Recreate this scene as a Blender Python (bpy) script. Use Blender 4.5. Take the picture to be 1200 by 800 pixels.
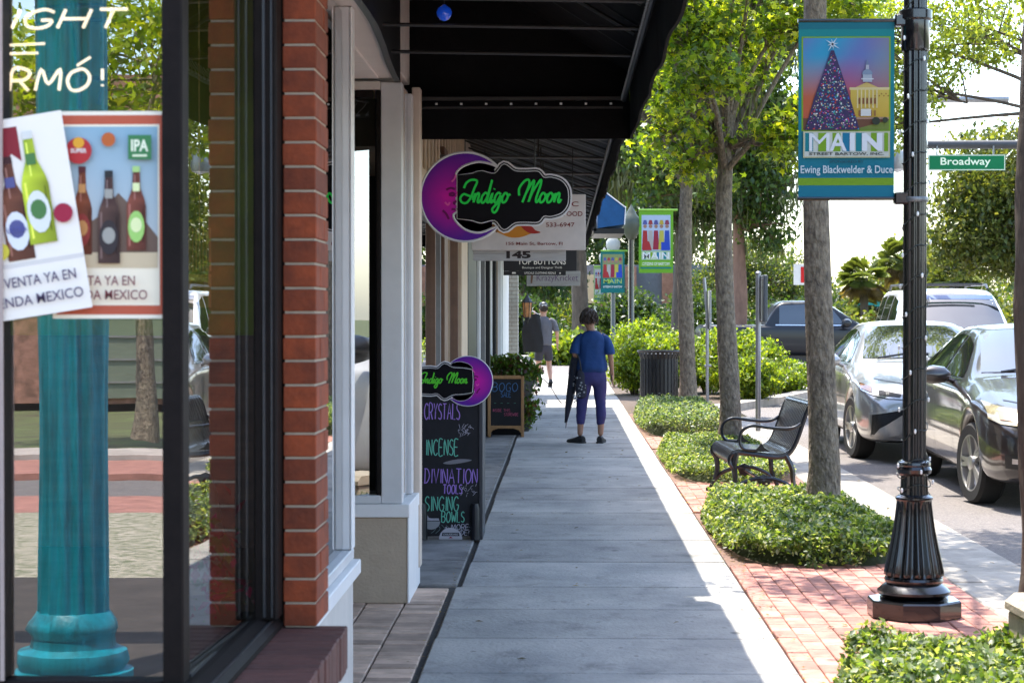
import bpy, bmesh, math, random
import numpy as np
from mathutils import Vector, Matrix
from mathutils.bvhtree import BVHTree
random.seed(7); RNG = np.random.default_rng(11)
for o in list(bpy.data.objects): bpy.data.objects.remove(o)
SC = bpy.context.scene; COL = SC.collection
R = math.radians
# ---------------------------------------------------------------- camera, light, exposure
cam = bpy.data.cameras.new('camera'); co = bpy.data.objects.new('camera', cam); COL.objects.link(co)
co.location = (0, 0, 1.5); co.rotation_euler = (R(90 - .786), 0, R(1.473))
cam.lens = 70; cam.sensor_width = 36; cam.clip_end = 3000; cam.clip_start = .05
cam.dof.use_dof = True; cam.dof.focus_distance = 17; cam.dof.aperture_fstop = 9
SC.camera = co
sd = Vector((-.15, .34, 1)).normalized()                     # towards the sun
elev = math.asin(sd.z); azim = math.atan2(sd.x, sd.y)
W = bpy.data.worlds.new('World'); SC.world = W; W.use_nodes = True
nt = W.node_tree; nt.nodes.clear()
sk = nt.nodes.new('ShaderNodeTexSky'); sk.sky_type = 'NISHITA'; sk.sun_disc = False
sk.sun_elevation = elev; sk.sun_rotation = azim; sk.air_density = 1.0; sk.dust_density = 1.3; sk.ozone_density = .4
bg = nt.nodes.new('ShaderNodeBackground'); bg.inputs[1].default_value = .15
wo = nt.nodes.new('ShaderNodeOutputWorld')
nt.links.new(sk.outputs[0], bg.inputs[0]); nt.links.new(bg.outputs[0], wo.inputs[0])
sl = bpy.data.lights.new('sun', 'SUN'); sl.energy = 2.5; sl.angle = R(.5); sl.color = (1, .95, .86)
so = bpy.data.objects.new('sun', sl); COL.objects.link(so); so.rotation_euler = sd.to_track_quat('Z', 'Y').to_euler()
SC.view_settings.view_transform = 'Standard'; SC.view_settings.look = 'None'; SC.view_settings.gamma = 1
SC.view_settings.exposure = 2.25
SC.render.engine = 'CYCLES'
try:
    SC.cycles.max_bounces = 10; SC.cycles.transparent_max_bounces = 16; SC.cycles.sample_clamp_indirect = 8
except Exception: pass

# ---------------------------------------------------------------- materials
MATS = {}
def M(name, col, rough=.6, metal=0., var=.15, scale=8., bump=.15, bscale=None, rnd=0., coat=0., spec=.5, col2=None,
      stretch=(1, 1, 1), emit=0., bdist=.01, world=False, stain=None, spots=None):
    if name in MATS: return MATS[name]
    m = bpy.data.materials.new(name); m.use_nodes = True; t = m.node_tree; N = t.nodes; L = t.links
    b = N['Principled BSDF']; b.inputs['Roughness'].default_value = rough; b.inputs['Metallic'].default_value = metal
    b.inputs['Specular IOR Level'].default_value = spec
    if coat: b.inputs['Coat Weight'].default_value = coat; b.inputs['Coat Roughness'].default_value = .04
    if world: tc = N.new('ShaderNodeNewGeometry').outputs['Position']
    else: tc = N.new('ShaderNodeTexCoord').outputs['Object']
    mp = N.new('ShaderNodeMapping'); mp.inputs['Scale'].default_value = stretch; L.new(tc, mp.inputs[0])
    nz = N.new('ShaderNodeTexNoise'); nz.inputs['Scale'].default_value = scale; nz.inputs['Detail'].default_value = 6
    nz.inputs['Roughness'].default_value = .65; L.new(mp.outputs[0], nz.inputs[0])
    c = np.array(col[:3], float); c2 = c * (1 - var) if col2 is None else np.array(col2, float)
    rp = N.new('ShaderNodeValToRGB'); rp.color_ramp.elements[0].position = .3; rp.color_ramp.elements[1].position = .7
    rp.color_ramp.elements[0].color = (*c2, 1); rp.color_ramp.elements[1].color = (*np.minimum(c * (1 + var * .6), 1), 1)
    L.new(nz.outputs[0], rp.inputs[0]); out = rp.outputs[0]
    if stain:
        n3 = N.new('ShaderNodeTexNoise'); n3.inputs['Scale'].default_value = stain[0]; n3.inputs['Detail'].default_value = 8
        n3.inputs['Roughness'].default_value = .7; L.new(mp.outputs[0], n3.inputs[0])
        r3 = N.new('ShaderNodeMapRange'); r3.inputs[1].default_value = stain[1]; r3.inputs[2].default_value = stain[1] + .15
        r3.inputs[3].default_value = 1; r3.inputs[4].default_value = stain[2]; L.new(n3.outputs[0], r3.inputs[0])
        h = N.new('ShaderNodeVectorMath'); h.operation = 'SCALE'; L.new(out, h.inputs[0]); L.new(r3.outputs[0], h.inputs['Scale']); out = h.outputs[0]
    if spots:
        for sc_, th, mul in spots:
            vo = N.new('ShaderNodeTexVoronoi'); vo.inputs['Scale'].default_value = sc_; L.new(mp.outputs[0], vo.inputs[0])
            nd = N.new('ShaderNodeMath'); nd.operation = 'MULTIPLY_ADD'; nd.inputs[1].default_value = -th * 1.6; L.new(nz.outputs[0], nd.inputs[0]); L.new(vo.outputs[0], nd.inputs[2])
            r4 = N.new('ShaderNodeMapRange'); r4.inputs[1].default_value = 0; r4.inputs[2].default_value = th * .5; r4.inputs[3].default_value = mul; r4.inputs[4].default_value = 1; L.new(nd.outputs[0], r4.inputs[0])
            h = N.new('ShaderNodeVectorMath'); h.operation = 'SCALE'; L.new(out, h.inputs[0]); L.new(r4.outputs[0], h.inputs['Scale']); out = h.outputs[0]
    if rnd:
        oi = N.new('ShaderNodeObjectInfo'); mr = N.new('ShaderNodeMapRange'); mr.inputs[3].default_value = 1 - rnd; mr.inputs[4].default_value = 1 + rnd
        L.new(oi.outputs['Random'], mr.inputs[0]); h = N.new('ShaderNodeVectorMath'); h.operation = 'SCALE'
        L.new(out, h.inputs[0]); L.new(mr.outputs[0], h.inputs['Scale']); out = h.outputs[0]
    L.new(out, b.inputs['Base Color'])
    if emit: L.new(out, b.inputs['Emission Color']); b.inputs['Emission Strength'].default_value = emit
    if bump:
        n2 = N.new('ShaderNodeTexNoise'); n2.inputs['Scale'].default_value = bscale or scale * 5; n2.inputs['Detail'].default_value = 5
        L.new(mp.outputs[0], n2.inputs[0]); bp = N.new('ShaderNodeBump'); bp.inputs['Strength'].default_value = bump
        bp.inputs['Distance'].default_value = bdist
        L.new(n2.outputs[0], bp.inputs['Height']); L.new(bp.outputs[0], b.inputs['Normal'])
    MATS[name] = m; return m
def glass(name, tint, refl=.12, ior=1.6, rough=.0, rtint=(1, 1, 1)):
    m = bpy.data.materials.new(name); m.use_nodes = True; t = m.node_tree; N = t.nodes; L = t.links; N.clear()
    tr = N.new('ShaderNodeBsdfTransparent'); tr.inputs[0].default_value = (*tint, 1)
    g = N.new('ShaderNodeBsdfGlossy'); g.inputs['Roughness'].default_value = rough; g.inputs[0].default_value = (*rtint, 1)
    f = N.new('ShaderNodeFresnel'); f.inputs[0].default_value = ior
    nz = N.new('ShaderNodeTexNoise'); nz.inputs['Scale'].default_value = 1.3; bp = N.new('ShaderNodeBump'); bp.inputs['Strength'].default_value = .012
    bp.inputs['Distance'].default_value = .05; L.new(nz.outputs[0], bp.inputs['Height']); L.new(bp.outputs[0], g.inputs['Normal'])
    a = N.new('ShaderNodeMath'); a.operation = 'ADD'; a.inputs[1].default_value = refl; a.use_clamp = True; L.new(f.outputs[0], a.inputs[0])
    mx = N.new('ShaderNodeMixShader'); L.new(a.outputs[0], mx.inputs[0]); L.new(tr.outputs[0], mx.inputs[1]); L.new(g.outputs[0], mx.inputs[2])
    o = N.new('ShaderNodeOutputMaterial'); L.new(mx.outputs[0], o.inputs[0]); return m
def attr_mat(name, rough=.6, trans=0., spec=.3, coat=0.):
    m = bpy.data.materials.new(name); m.use_nodes = True; t = m.node_tree; N = t.nodes; L = t.links
    b = N['Principled BSDF']; b.inputs['Roughness'].default_value = rough; b.inputs['Specular IOR Level'].default_value = spec
    if coat: b.inputs['Coat Weight'].default_value = coat
    a = N.new('ShaderNodeAttribute'); a.attribute_name = 'Col'; L.new(a.outputs[0], b.inputs['Base Color'])
    if trans:
        tl = N.new('ShaderNodeBsdfTranslucent'); h = N.new('ShaderNodeMix'); h.data_type = 'RGBA'; h.blend_type = 'MULTIPLY'; h.inputs[0].default_value = 1
        L.new(a.outputs[0], h.inputs[6]); h.inputs[7].default_value = (1.6, 1.5, .45, 1); L.new(h.outputs[2], tl.inputs[0])
        mx = N.new('ShaderNodeMixShader'); mx.inputs[0].default_value = trans
        L.new(b.outputs[0], mx.inputs[1]); L.new(tl.outputs[0], mx.inputs[2]); L.new(mx.outputs[0], N['Material Output'].inputs[0])
    return m
LEAF = attr_mat('leaf', .40, .55, .5)
PRINT = attr_mat('print', .65); PRINTG = attr_mat('print_glossy', .3, 0, .5, .3)
MOSS = attr_mat('moss_fibre', .9, .35, .1)

# ---------------------------------------------------------------- mesh helpers
def tag(o, label=None, cat=None, group=None, kind=None):
    if label: o['label'] = label
    if cat: o['category'] = cat
    if group: o['group'] = group
    if kind: o['kind'] = kind
    return o
def empty(name, loc=(0, 0, 0), rz=0., label=None, cat=None, group=None):
    o = bpy.data.objects.new(name, None); COL.objects.link(o); o.location = loc; o.rotation_euler = (0, 0, rz)
    o.empty_display_size = .1; return tag(o, label, cat, group)
class MB:
    def __init__(s): s.v = []; s.f = []; s.m = []; s.c = []; s.smooth = False
    def add(s, vs, fs, mi=0, col=None):
        n = len(s.v); s.v += [tuple(v) for v in vs]; s.f += [tuple(i + n for i in f) for f in fs]; s.m += [mi] * len(fs)
        if col is not None: s.c += [(tuple(col) + (1,))[:4]] * len(vs)
        return s
    def box(s, x0, x1, y0, y1, z0, z1, ch=0., mi=0, rz=0., piv=None, rx=0.):
        x0, x1 = min(x0, x1), max(x0, x1); y0, y1 = min(y0, y1), max(y0, y1); z0, z1 = min(z0, z1), max(z0, z1)
        if ch <= 0:
            vs = [(x, y, z) for z in (z0, z1) for y in (y0, y1) for x in (x0, x1)]
            fs = [(0, 2, 3, 1), (4, 5, 7, 6), (0, 1, 5, 4), (2, 6, 7, 3), (0, 4, 6, 2), (1, 3, 7, 5)]
        else:
            bm = bmesh.new(); bmesh.ops.create_cube(bm, size=1)
            for v in bm.verts: v.co = Vector(((x0 + x1) / 2 + v.co.x * (x1 - x0), (y0 + y1) / 2 + v.co.y * (y1 - y0), (z0 + z1) / 2 + v.co.z * (z1 - z0)))
            bmesh.ops.bevel(bm, geom=bm.edges[:], offset=ch, segments=1, affect='EDGES')
            bm.verts.ensure_lookup_table(); vs = [tuple(v.co) for v in bm.verts]; fs = [[v.index for v in f.verts] for f in bm.faces]; bm.free()
        if rz or rx:
            p = Vector(piv or ((x0 + x1) / 2, (y0 + y1) / 2, (z0 + z1) / 2)); mt = Matrix.Rotation(rz, 3, 'Z') @ Matrix.Rotation(rx, 3, 'X')
            vs = [p + mt @ (Vector(v) - p) for v in vs]
        return s.add(vs, fs, mi)
    def tube(s, pts, r, n=8, cap=True, mi=0, col=None, flat=1.):
        pts = [Vector(p) for p in pts]; rs = r if isinstance(r, (list, tuple)) else [r] * len(pts)
        vs = []; fs = []; prev = None
        for i, p in enumerate(pts):
            d = (pts[min(i + 1, len(pts) - 1)] - pts[max(i - 1, 0)])
            d = d.normalized() if d.length > 1e-9 else Vector((0, 0, 1))
            if prev is None:
                u = d.orthogonal().normalized() if abs(d.z) > .95 else d.cross(Vector((0, 0, 1))).normalized()
            else: u = (prev - d * prev.dot(d)).normalized()
            prev = u; w = d.cross(u)
            for k in range(n):
                a = 2 * math.pi * k / n; vs.append(p + (u * math.cos(a) + w * math.sin(a) * flat) * rs[i])
        for i in range(len(pts) - 1):
            for k in range(n):
                a = i * n + k; b = i * n + (k + 1) % n; fs.append((a, b, b + n, a + n))
        if cap: fs.append(tuple(range(n - 1, -1, -1))); q = (len(pts) - 1) * n; fs.append(tuple(range(q, q + n)))
        return s.add(vs, fs, mi, col)
    def lathe(s, prof, n=32, c=(0, 0), flute=0, fd=0., fr=None, mi=0, rot=0., sx=1., sy=1., cap=True):
        vs = []; fs = []
        for j, (r, z) in enumerate(prof):
            for k in range(n):
                a = 2 * math.pi * k / n + rot; q = r
                if flute and (fr is None or fr[0] <= j <= fr[1]): q = r * (1 - fd * (.5 + .5 * math.cos(flute * a)))
                vs.append((c[0] + q * math.cos(a) * sx, c[1] + q * math.sin(a) * sy, z))
        for j in range(len(prof) - 1):
            for k in range(n):
                a = j * n + k; b = j * n + (k + 1) % n; fs.append((a, b, b + n, a + n))
        if cap: fs.append(tuple(range(n - 1, -1, -1))); q = (len(prof) - 1) * n; fs.append(tuple(range(q, q + n)))
        return s.add(vs, fs, mi)
    def prism(s, poly, y0, y1, mi=0, axis='y'):           # poly in (x,z), extruded along y (or z: poly in (x,y); or x: poly in (y,z))
        n = len(poly)
        f = {'y': lambda p, t: (p[0], t, p[1]), 'z': lambda p, t: (p[0], p[1], t), 'x': lambda p, t: (t, p[0], p[1])}[axis]
        vs = [f(p, y0) for p in poly] + [f(p, y1) for p in poly]
        from mathutils.geometry import tessellate_polygon
        tri = tessellate_polygon([[Vector((p[0], p[1], 0)) for p in poly]])
        fs = [tuple(t) for t in tri] + [tuple(i + n for i in reversed(t)) for t in tri]
        fs += [(i, (i + 1) % n, (i + 1) % n + n, i + n) for i in range(n)]
        return s.add(vs, fs, mi)
    def build(s, name, mat, parent=None, loc=(0, 0, 0), rz=0., smooth=False, recalc=True, kind=None, label=None, angle=None):
        me = bpy.data.meshes.new(name); me.from_pydata(s.v, [], s.f); me.update()
        mats = mat if isinstance(mat, (list, tuple)) else [mat]
        for m in mats: me.materials.append(m)
        if len(mats) > 1: me.polygons.foreach_set('material_index', s.m)
        if s.c:
            a = me.color_attributes.new('Col', 'FLOAT_COLOR', 'POINT'); a.data.foreach_set('color', np.array(s.c, dtype=np.float32).ravel())
        if recalc and not s.c:
            bm = bmesh.new(); bm.from_mesh(me); bmesh.ops.recalc_face_normals(bm, faces=bm.faces); bm.to_mesh(me); bm.free()
        if smooth:
            me.polygons.foreach_set('use_smooth', [True] * len(me.polygons))
            try: me.set_sharp_from_angle(angle=R(angle or 40))
            except Exception: pass
        o = bpy.data.objects.new(name, me); COL.objects.link(o); o.location = loc; o.rotation_euler = (0, 0, rz)
        if parent: o.parent = parent
        if kind: o['kind'] = kind
        if label: o['label'] = label
        return o
def inst(src, parent, loc, rz=0.):
    o = src.copy(); COL.objects.link(o); o.location = loc; o.rotation_euler = (0, 0, rz); o.parent = parent; return o
def copy_tree(o, parent=None):
    c = o.copy(); COL.objects.link(c); c.parent = parent
    for ch in list(o.children): copy_tree(ch, c)
    return c
def cat(pts, n=6, closed=False):                          # Catmull-Rom
    P = [np.array(p, float) for p in pts]; out = []; m = len(P)
    rng = range(m if closed else m - 1)
    for i in rng:
        g = (lambda k: P[k % m]) if closed else (lambda k: P[min(max(k, 0), m - 1)])
        a, b, c, d = g(i - 1), g(i), g(i + 1), g(i + 2)
        for k in range(n):
            t = k / n; out.append(tuple(.5 * ((2 * b) + (c - a) * t + (2 * a - 5 * b + 4 * c - d) * t * t + (3 * b - a - 3 * c + d) * t ** 3)))
    if not closed: out.append(tuple(P[-1]))
    return out
# flat print: coloured polygons in the (x,z) plane facing -y, each layer a hair prouder
class Print:
    def __init__(s): s.mb = MB(); s.k = 0
    def poly(s, pts, col, layer=None, cols=None):
        from mathutils.geometry import tessellate_polygon
        s.k += 1; y = -(layer if layer is not None else s.k) * .00035
        vs = [(p[0], y, p[1]) for p in pts]; tri = tessellate_polygon([[Vector((p[0], p[1], 0)) for p in pts]])
        n = len(s.mb.v); s.mb.v += vs
        for t in tri:
            a, b, c = [pts[i] for i in t]
            if (b[0] - a[0]) * (c[1] - a[1]) - (b[1] - a[1]) * (c[0] - a[0]) < 0: t = (t[0], t[2], t[1])
            s.mb.f.append(tuple(i + n for i in t)); s.mb.m.append(0)
        s.mb.c += [(*c, 1) for c in cols] if cols else [(*col, 1)] * len(vs)
    def rect(s, x0, z0, x1, z1, col, cols=None, layer=None): s.poly([(x0, z0), (x1, z0), (x1, z1), (x0, z1)], col, layer, cols)
    def dot(s, x, z, r, col, n=8, layer=None): s.poly([(x + r * math.cos(2 * math.pi * k / n), z + r * math.sin(2 * math.pi * k / n)) for k in range(n)], col, layer)
    def text(s, txt, x0, z0, x1, z1, col, bold=0., shear=0., keep=False):
        vs, fs = text_polys(txt, bold, shear); xs = [v[0] for v in vs]; zs = [v[1] for v in vs]
        a, b = min(xs), max(xs); c, d = min(zs), max(zs); sx = (x1 - x0) / (b - a); sz = (z1 - z0) / (d - c)
        s.k += 1; y = -s.k * .00035; n = len(s.mb.v)
        s.mb.v += [(x0 + (v[0] - a) * sx, y, z0 + (v[1] - c) * sz) for v in vs]; s.mb.c += [(*col, 1)] * len(vs)
        s.mb.f += [tuple(i + n for i in f) for f in fs]; s.mb.m += [0] * len(fs)
    def ribbon(s, pts, w, col, layer=None):
        s.k += 1 if layer is None else 0; y = -(layer if layer is not None else s.k) * .00035
        P = [np.array(p[:2], float) for p in pts]; n = len(s.mb.v)
        for i, p in enumerate(P):
            d = P[min(i + 1, len(P) - 1)] - P[max(i - 1, 0)]; L = np.linalg.norm(d) or 1; q = np.array((-d[1], d[0])) / L * w / 2
            for t in (p + q, p - q): s.mb.v.append((t[0], y - i * 3e-5, t[1])); s.mb.c.append((*col, 1))
        for i in range(len(P) - 1): a = n + 2 * i; s.mb.f.append((a, a + 1, a + 3, a + 2)); s.mb.m.append(0)
    def build(s, name, parent, loc=(0, 0, 0), rz=0., mat=None, dim=1.):
        if dim != 1: s.mb.c = [(c[0] * dim, c[1] * dim, c[2] * dim, 1) for c in s.mb.c]
        return s.mb.build(name, mat or PRINT, parent, loc, rz, recalc=False)
def rblobs(seed, n, x0, x1, y0, y1, z0, z1, r0, r1):
    q = random.Random(seed); return [(q.uniform(x0, x1), q.uniform(y0, y1), q.uniform(z0, z1), q.uniform(r0, r1), q.uniform(r0, r1) * 1.2, q.uniform(r0, r1) * .75) for _ in range(n)]
TCACHE = {}
def text_polys(txt, bold=0., shear=0.):
    k = (txt, bold, shear)
    if k not in TCACHE:
        cu = bpy.data.curves.new('t', 'FONT'); cu.body = txt; cu.offset = bold; cu.shear = shear; cu.resolution_u = 3; cu.fill_mode = 'FRONT'
        o = bpy.data.objects.new('t', cu); COL.objects.link(o); dg = bpy.context.evaluated_depsgraph_get()
        me = bpy.data.meshes.new_from_object(o.evaluated_get(dg))
        TCACHE[k] = ([(v.co.x, v.co.y) for v in me.vertices], [tuple(p.vertices) for p in me.polygons])
        bpy.data.objects.remove(o); bpy.data.curves.remove(cu); bpy.data.meshes.remove(me)
    return TCACHE[k]
# single-stroke letters, cell 0..1 wide (w) and 0..1 high
SF = {
 'A': [[(0, 0), (.35, 1), (.7, 0)], [(.13, .38), (.57, .38)]], 'B': [[(0, 0), (0, 1), (.4, 1), (.55, .8), (.4, .55), (0, .52)], [(.4, .55), (.62, .3), (.42, 0), (0, 0)]],
 'C': [[(.62, .85), (.4, 1), (.12, .85), (0, .5), (.12, .12), (.4, 0), (.64, .15)]], 'D': [[(.05, 1), (.05, 0)], [(-.08, 1), (.35, .95), (.6, .5), (.35, .05), (-.05, 0)]],
 'E': [[(.5, 1), (0, 1), (0, 0), (.55, 0)], [(0, .52), (.42, .52)]], 'G': [[(.6, .85), (.35, 1), (.08, .8), (0, .45), (.15, .08), (.4, 0), (.6, .15), (.62, .42), (.38, .42)]],
 'H': [[(0, 0), (0, 1)], [(.6, 0), (.6, 1)], [(0, .5), (.6, .5)]], 'I': [[(.1, 0), (.1, 1)]], 'L': [[(0, 1), (0, 0), (.5, 0)]], 'M': [[(0, 0), (.08, 1), (.38, .3), (.68, 1), (.76, 0)]],
 'N': [[(0, 0), (0, 1), (.55, 0), (.55, 1)]], 'O': [[(.35, 1), (.08, .82), (0, .45), (.15, .05), (.4, 0), (.65, .25), (.68, .65), (.5, .95), (.35, 1)]],
 'R': [[(0, 0), (0, 1), (.42, .98), (.56, .75), (.4, .5), (0, .46)], [(.25, .46), (.6, 0)]], 'S': [[(.52, .88), (.3, 1), (.05, .85), (.08, .62), (.45, .42), (.55, .2), (.35, 0), (0, .1)]],
 'T': [[(-.02, 1), (.62, 1)], [(.3, 1), (.3, 0)]], 'V': [[(0, 1), (.3, 0), (.6, 1)]], 'W': [[(0, 1), (.2, 0), (.4, .7), (.6, 0), (.8, 1)]], 'Y': [[(0, 1), (.3, .5), (.6, 1)], [(.3, .5), (.25, 0)]],
 '+': [[(.05, .35), (.45, .35)], [(.25, .55), (.25, .15)]], '!': [[(.1, 1), (.1, .35)], [(.1, .08), (.1, 0)]], '-': [[(.05, .5), (.45, .5)]], ' ': [], 'K': [[(0, 0), (0, 1)], [(.5, 1), (0, .45), (.55, 0)]], 'P': [[(0, 0), (0, 1), (.45, .95), (.5, .6), (0, .5)]], 'U': [[(0, 1), (.05, .15), (.3, 0), (.55, .15), (.58, 1)]]}
def strokes(txt, x0, z0, x1, z1, slant=0., jitter=0., rs=None):
    adv = []; x = 0; rs = rs or random.Random(3)
    for ch in txt:
        ss = SF.get(ch, []); w = max([p[0] for q in ss for p in q], default=.35)
        for q in ss: adv.append([(x + p[0] + slant * p[1] + rs.uniform(-jitter, jitter), p[1] + rs.uniform(-jitter, jitter)) for p in q])
        x += w + .22
    xm = x - .22; return [[(x0 + p[0] / xm * (x1 - x0), z0 + p[1] * (z1 - z0)) for p in q] for q in adv]
CUR = {'I': ([[(-.3, .62), (-.2, .85), (.1, .98), (.45, .92), (.35, .6), (.22, .2), (0, -.02), (-.3, .02), (-.42, .2), (-.25, .36), (.05, .3), (.42, .22)]], .42),
 'n': ([[(-.05, .1), (.06, .4), (.03, 0), (.1, .28), (.24, .41), (.3, .3), (.27, .06), (.36, 0), (.46, .14)]], .44),
 'd': ([[(.4, .34), (.24, .42), (.07, .26), (.08, .03), (.22, 0), (.4, .26), (.52, .98), (.44, .3), (.42, .05), (.52, 0), (.6, .12)]], .6),
 'i': ([[(-.02, .12), (.09, .4), (.05, .06), (.13, 0), (.22, .12)], [(.15, .56), (.17, .6)]], .22),
 'g': ([[(.4, .34), (.24, .42), (.07, .26), (.08, .03), (.22, 0), (.4, .3), (.36, -.25), (.18, -.44), (.02, -.3), (.2, -.1), (.52, .12)]], .5),
 'o': ([[(.3, .38), (.14, .4), (.02, .2), (.1, 0), (.28, .06), (.36, .26), (.26, .38), (.4, .32), (.5, .36)]], .46),
 'M': ([[(-.35, .3), (-.42, .6), (-.2, .9), (.05, .98), (.16, .8), (.02, .3), (-.08, 0), (.08, .45), (.42, .96), (.4, .5), (.3, .02), (.45, .45), (.82, .97), (.88, .75), (.74, .2), (.8, 0), (.95, .14)]], .95),
 ' ': ([], .95)}
def cursive(txt, x0, z0, x1, z1):
    x = .4; out = []
    for ch in txt:
        ss, w = CUR[ch]
        for q in ss: out.append(cat([(x + p[0] + .25 * p[1], p[1]) for p in q], 5))
        x += w
    xm = x + .1; return [[(x0 + p[0] / xm * (x1 - x0), z0 + (p[1] + .44) / 1.44 * (z1 - z0)) for p in q] for q in out]

# ---------------------------------------------------------------- leaves
def tri_mesh(name, V, F, C, mat, parent=None, loc=(0, 0, 0), smooth=False):
    me = bpy.data.meshes.new(name); nv = len(V); nf = len(F)
    me.vertices.add(nv); me.vertices.foreach_set('co', V.astype(np.float32).ravel())
    me.loops.add(nf * 3); me.loops.foreach_set('vertex_index', F.astype(np.int32).ravel())
    me.polygons.add(nf); me.polygons.foreach_set('loop_start', np.arange(0, nf * 3, 3, dtype=np.int32)); me.update(calc_edges=True)
    a = me.color_attributes.new('Col', 'FLOAT_COLOR', 'POINT'); c4 = np.ones((nv, 4), np.float32); c4[:, :3] = C; a.data.foreach_set('color', c4.ravel())
    me.materials.append(mat); o = bpy.data.objects.new(name, me); COL.objects.link(o); o.location = loc
    if parent: o.parent = parent
    return o
def _leaf(kind):
    if kind == 'star':
        V = [(0, 0, 0)]; 
        for k in range(10):
            a = 2 * math.pi * k / 10; r = (.70, 0, .52, 0, .34, 0, .34, 0, .52, 0)[k] if k % 2 == 0 else .24
            V.append((r * math.cos(a), r * math.sin(a), -.12 * r if k % 2 == 0 else .03))
        return np.array(V), np.array([(0, 1 + k, 1 + (k + 1) % 10) for k in range(10)])
    if kind == 'long': return np.array([(0, 0, 0), (.14, .4, .05), (0, 1, -.1), (-.14, .4, .05)]), np.array([(0, 1, 2), (0, 2, 3)])
    return np.array([(0, -.5, 0), (.3, 0, .08), (0, .5, 0), (-.3, 0, .08)]), np.array([(0, 1, 2), (0, 2, 3)])
def scatter(name, P, S, C, kind='oval', tilt=1.1, mat=None, parent=None, loc=(0, 0, 0)):
    V, F = _leaf(kind); n = len(P); yaw = RNG.uniform(0, 2 * np.pi, n); ti = RNG.normal(0, tilt, n); ro = RNG.normal(0, tilt * .6, n)
    cy, sy, ct, st, cr, sr = np.cos(yaw), np.sin(yaw), np.cos(ti), np.sin(ti), np.cos(ro), np.sin(ro); Z = np.zeros(n); O = np.ones(n)
    Rz = np.array([[cy, -sy, Z], [sy, cy, Z], [Z, Z, O]]).transpose(2, 0, 1); Rx = np.array([[O, Z, Z], [Z, ct, -st], [Z, st, ct]]).transpose(2, 0, 1)
    Ry = np.array([[cr, Z, sr], [Z, O, Z], [-sr, Z, cr]]).transpose(2, 0, 1); Rm = Rz @ Rx @ Ry
    W_ = np.einsum('nij,kj->nki', Rm, V) * np.asarray(S)[:, None, None] + P[:, None, :]
    k = len(V); FF = (F[None] + (np.arange(n) * k)[:, None, None]).reshape(-1, 3)
    return tri_mesh(name, W_.reshape(-1, 3), FF, np.repeat(C, k, 0), mat or LEAF, parent, loc)
def palette(n, cols, j=.25):
    c = np.array(cols)[RNG.integers(0, len(cols), n)]; return np.clip(c * RNG.uniform(1 - j, 1 + j, (n, 1)), 0, 1)
G_YEL = [(.24, .33, .02), (.34, .43, .03), (.16, .25, .02), (.44, .47, .04), (.10, .17, .02)]
G_MID = [(.06, .12, .02), (.09, .15, .025), (.05, .09, .02), (.13, .18, .03)]
G_DRK = [(.035, .07, .02), (.05, .09, .025), (.06, .10, .02), (.03, .055, .02)]
G_OLV = [(.09, .12, .03), (.13, .15, .04), (.06, .09, .025), (.16, .17, .05)]
def clusters(blobs, ncl, per, spread):
    """leaf positions: clumps spread through ellipsoids (x,y,z,rx,ry,rz), denser towards the outside, with gaps"""
    vol = np.array([b[3] * b[4] * b[5] for b in blobs]) ** .8; pick = RNG.choice(len(blobs), ncl, p=vol / vol.sum())
    B = np.array(blobs)[pick]; d = RNG.normal(0, 1, (ncl, 3)); d /= np.linalg.norm(d, axis=1)[:, None]
    cen = B[:, :3] + d * B[:, 3:6] * (RNG.uniform(.12, 1, (ncl, 1)) ** .55)
    off = RNG.normal(0, spread, (ncl, per, 3)) * np.array((1, 1, .6)); return cen, (cen[:, None] + off).reshape(-1, 3)
BARK = M('bark', (.23, .18, .125), .9, 0, .45, 26, 1., 34, stretch=(1, 1, .5), bdist=.04, col2=(.07, .052, .038), stain=(16, .56, 1.55))
BARKD = M('bark_dark', (.10, .075, .055), .95, 0, .45, 10, .9, 18, stretch=(1, 1, .3), bdist=.03)
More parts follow.
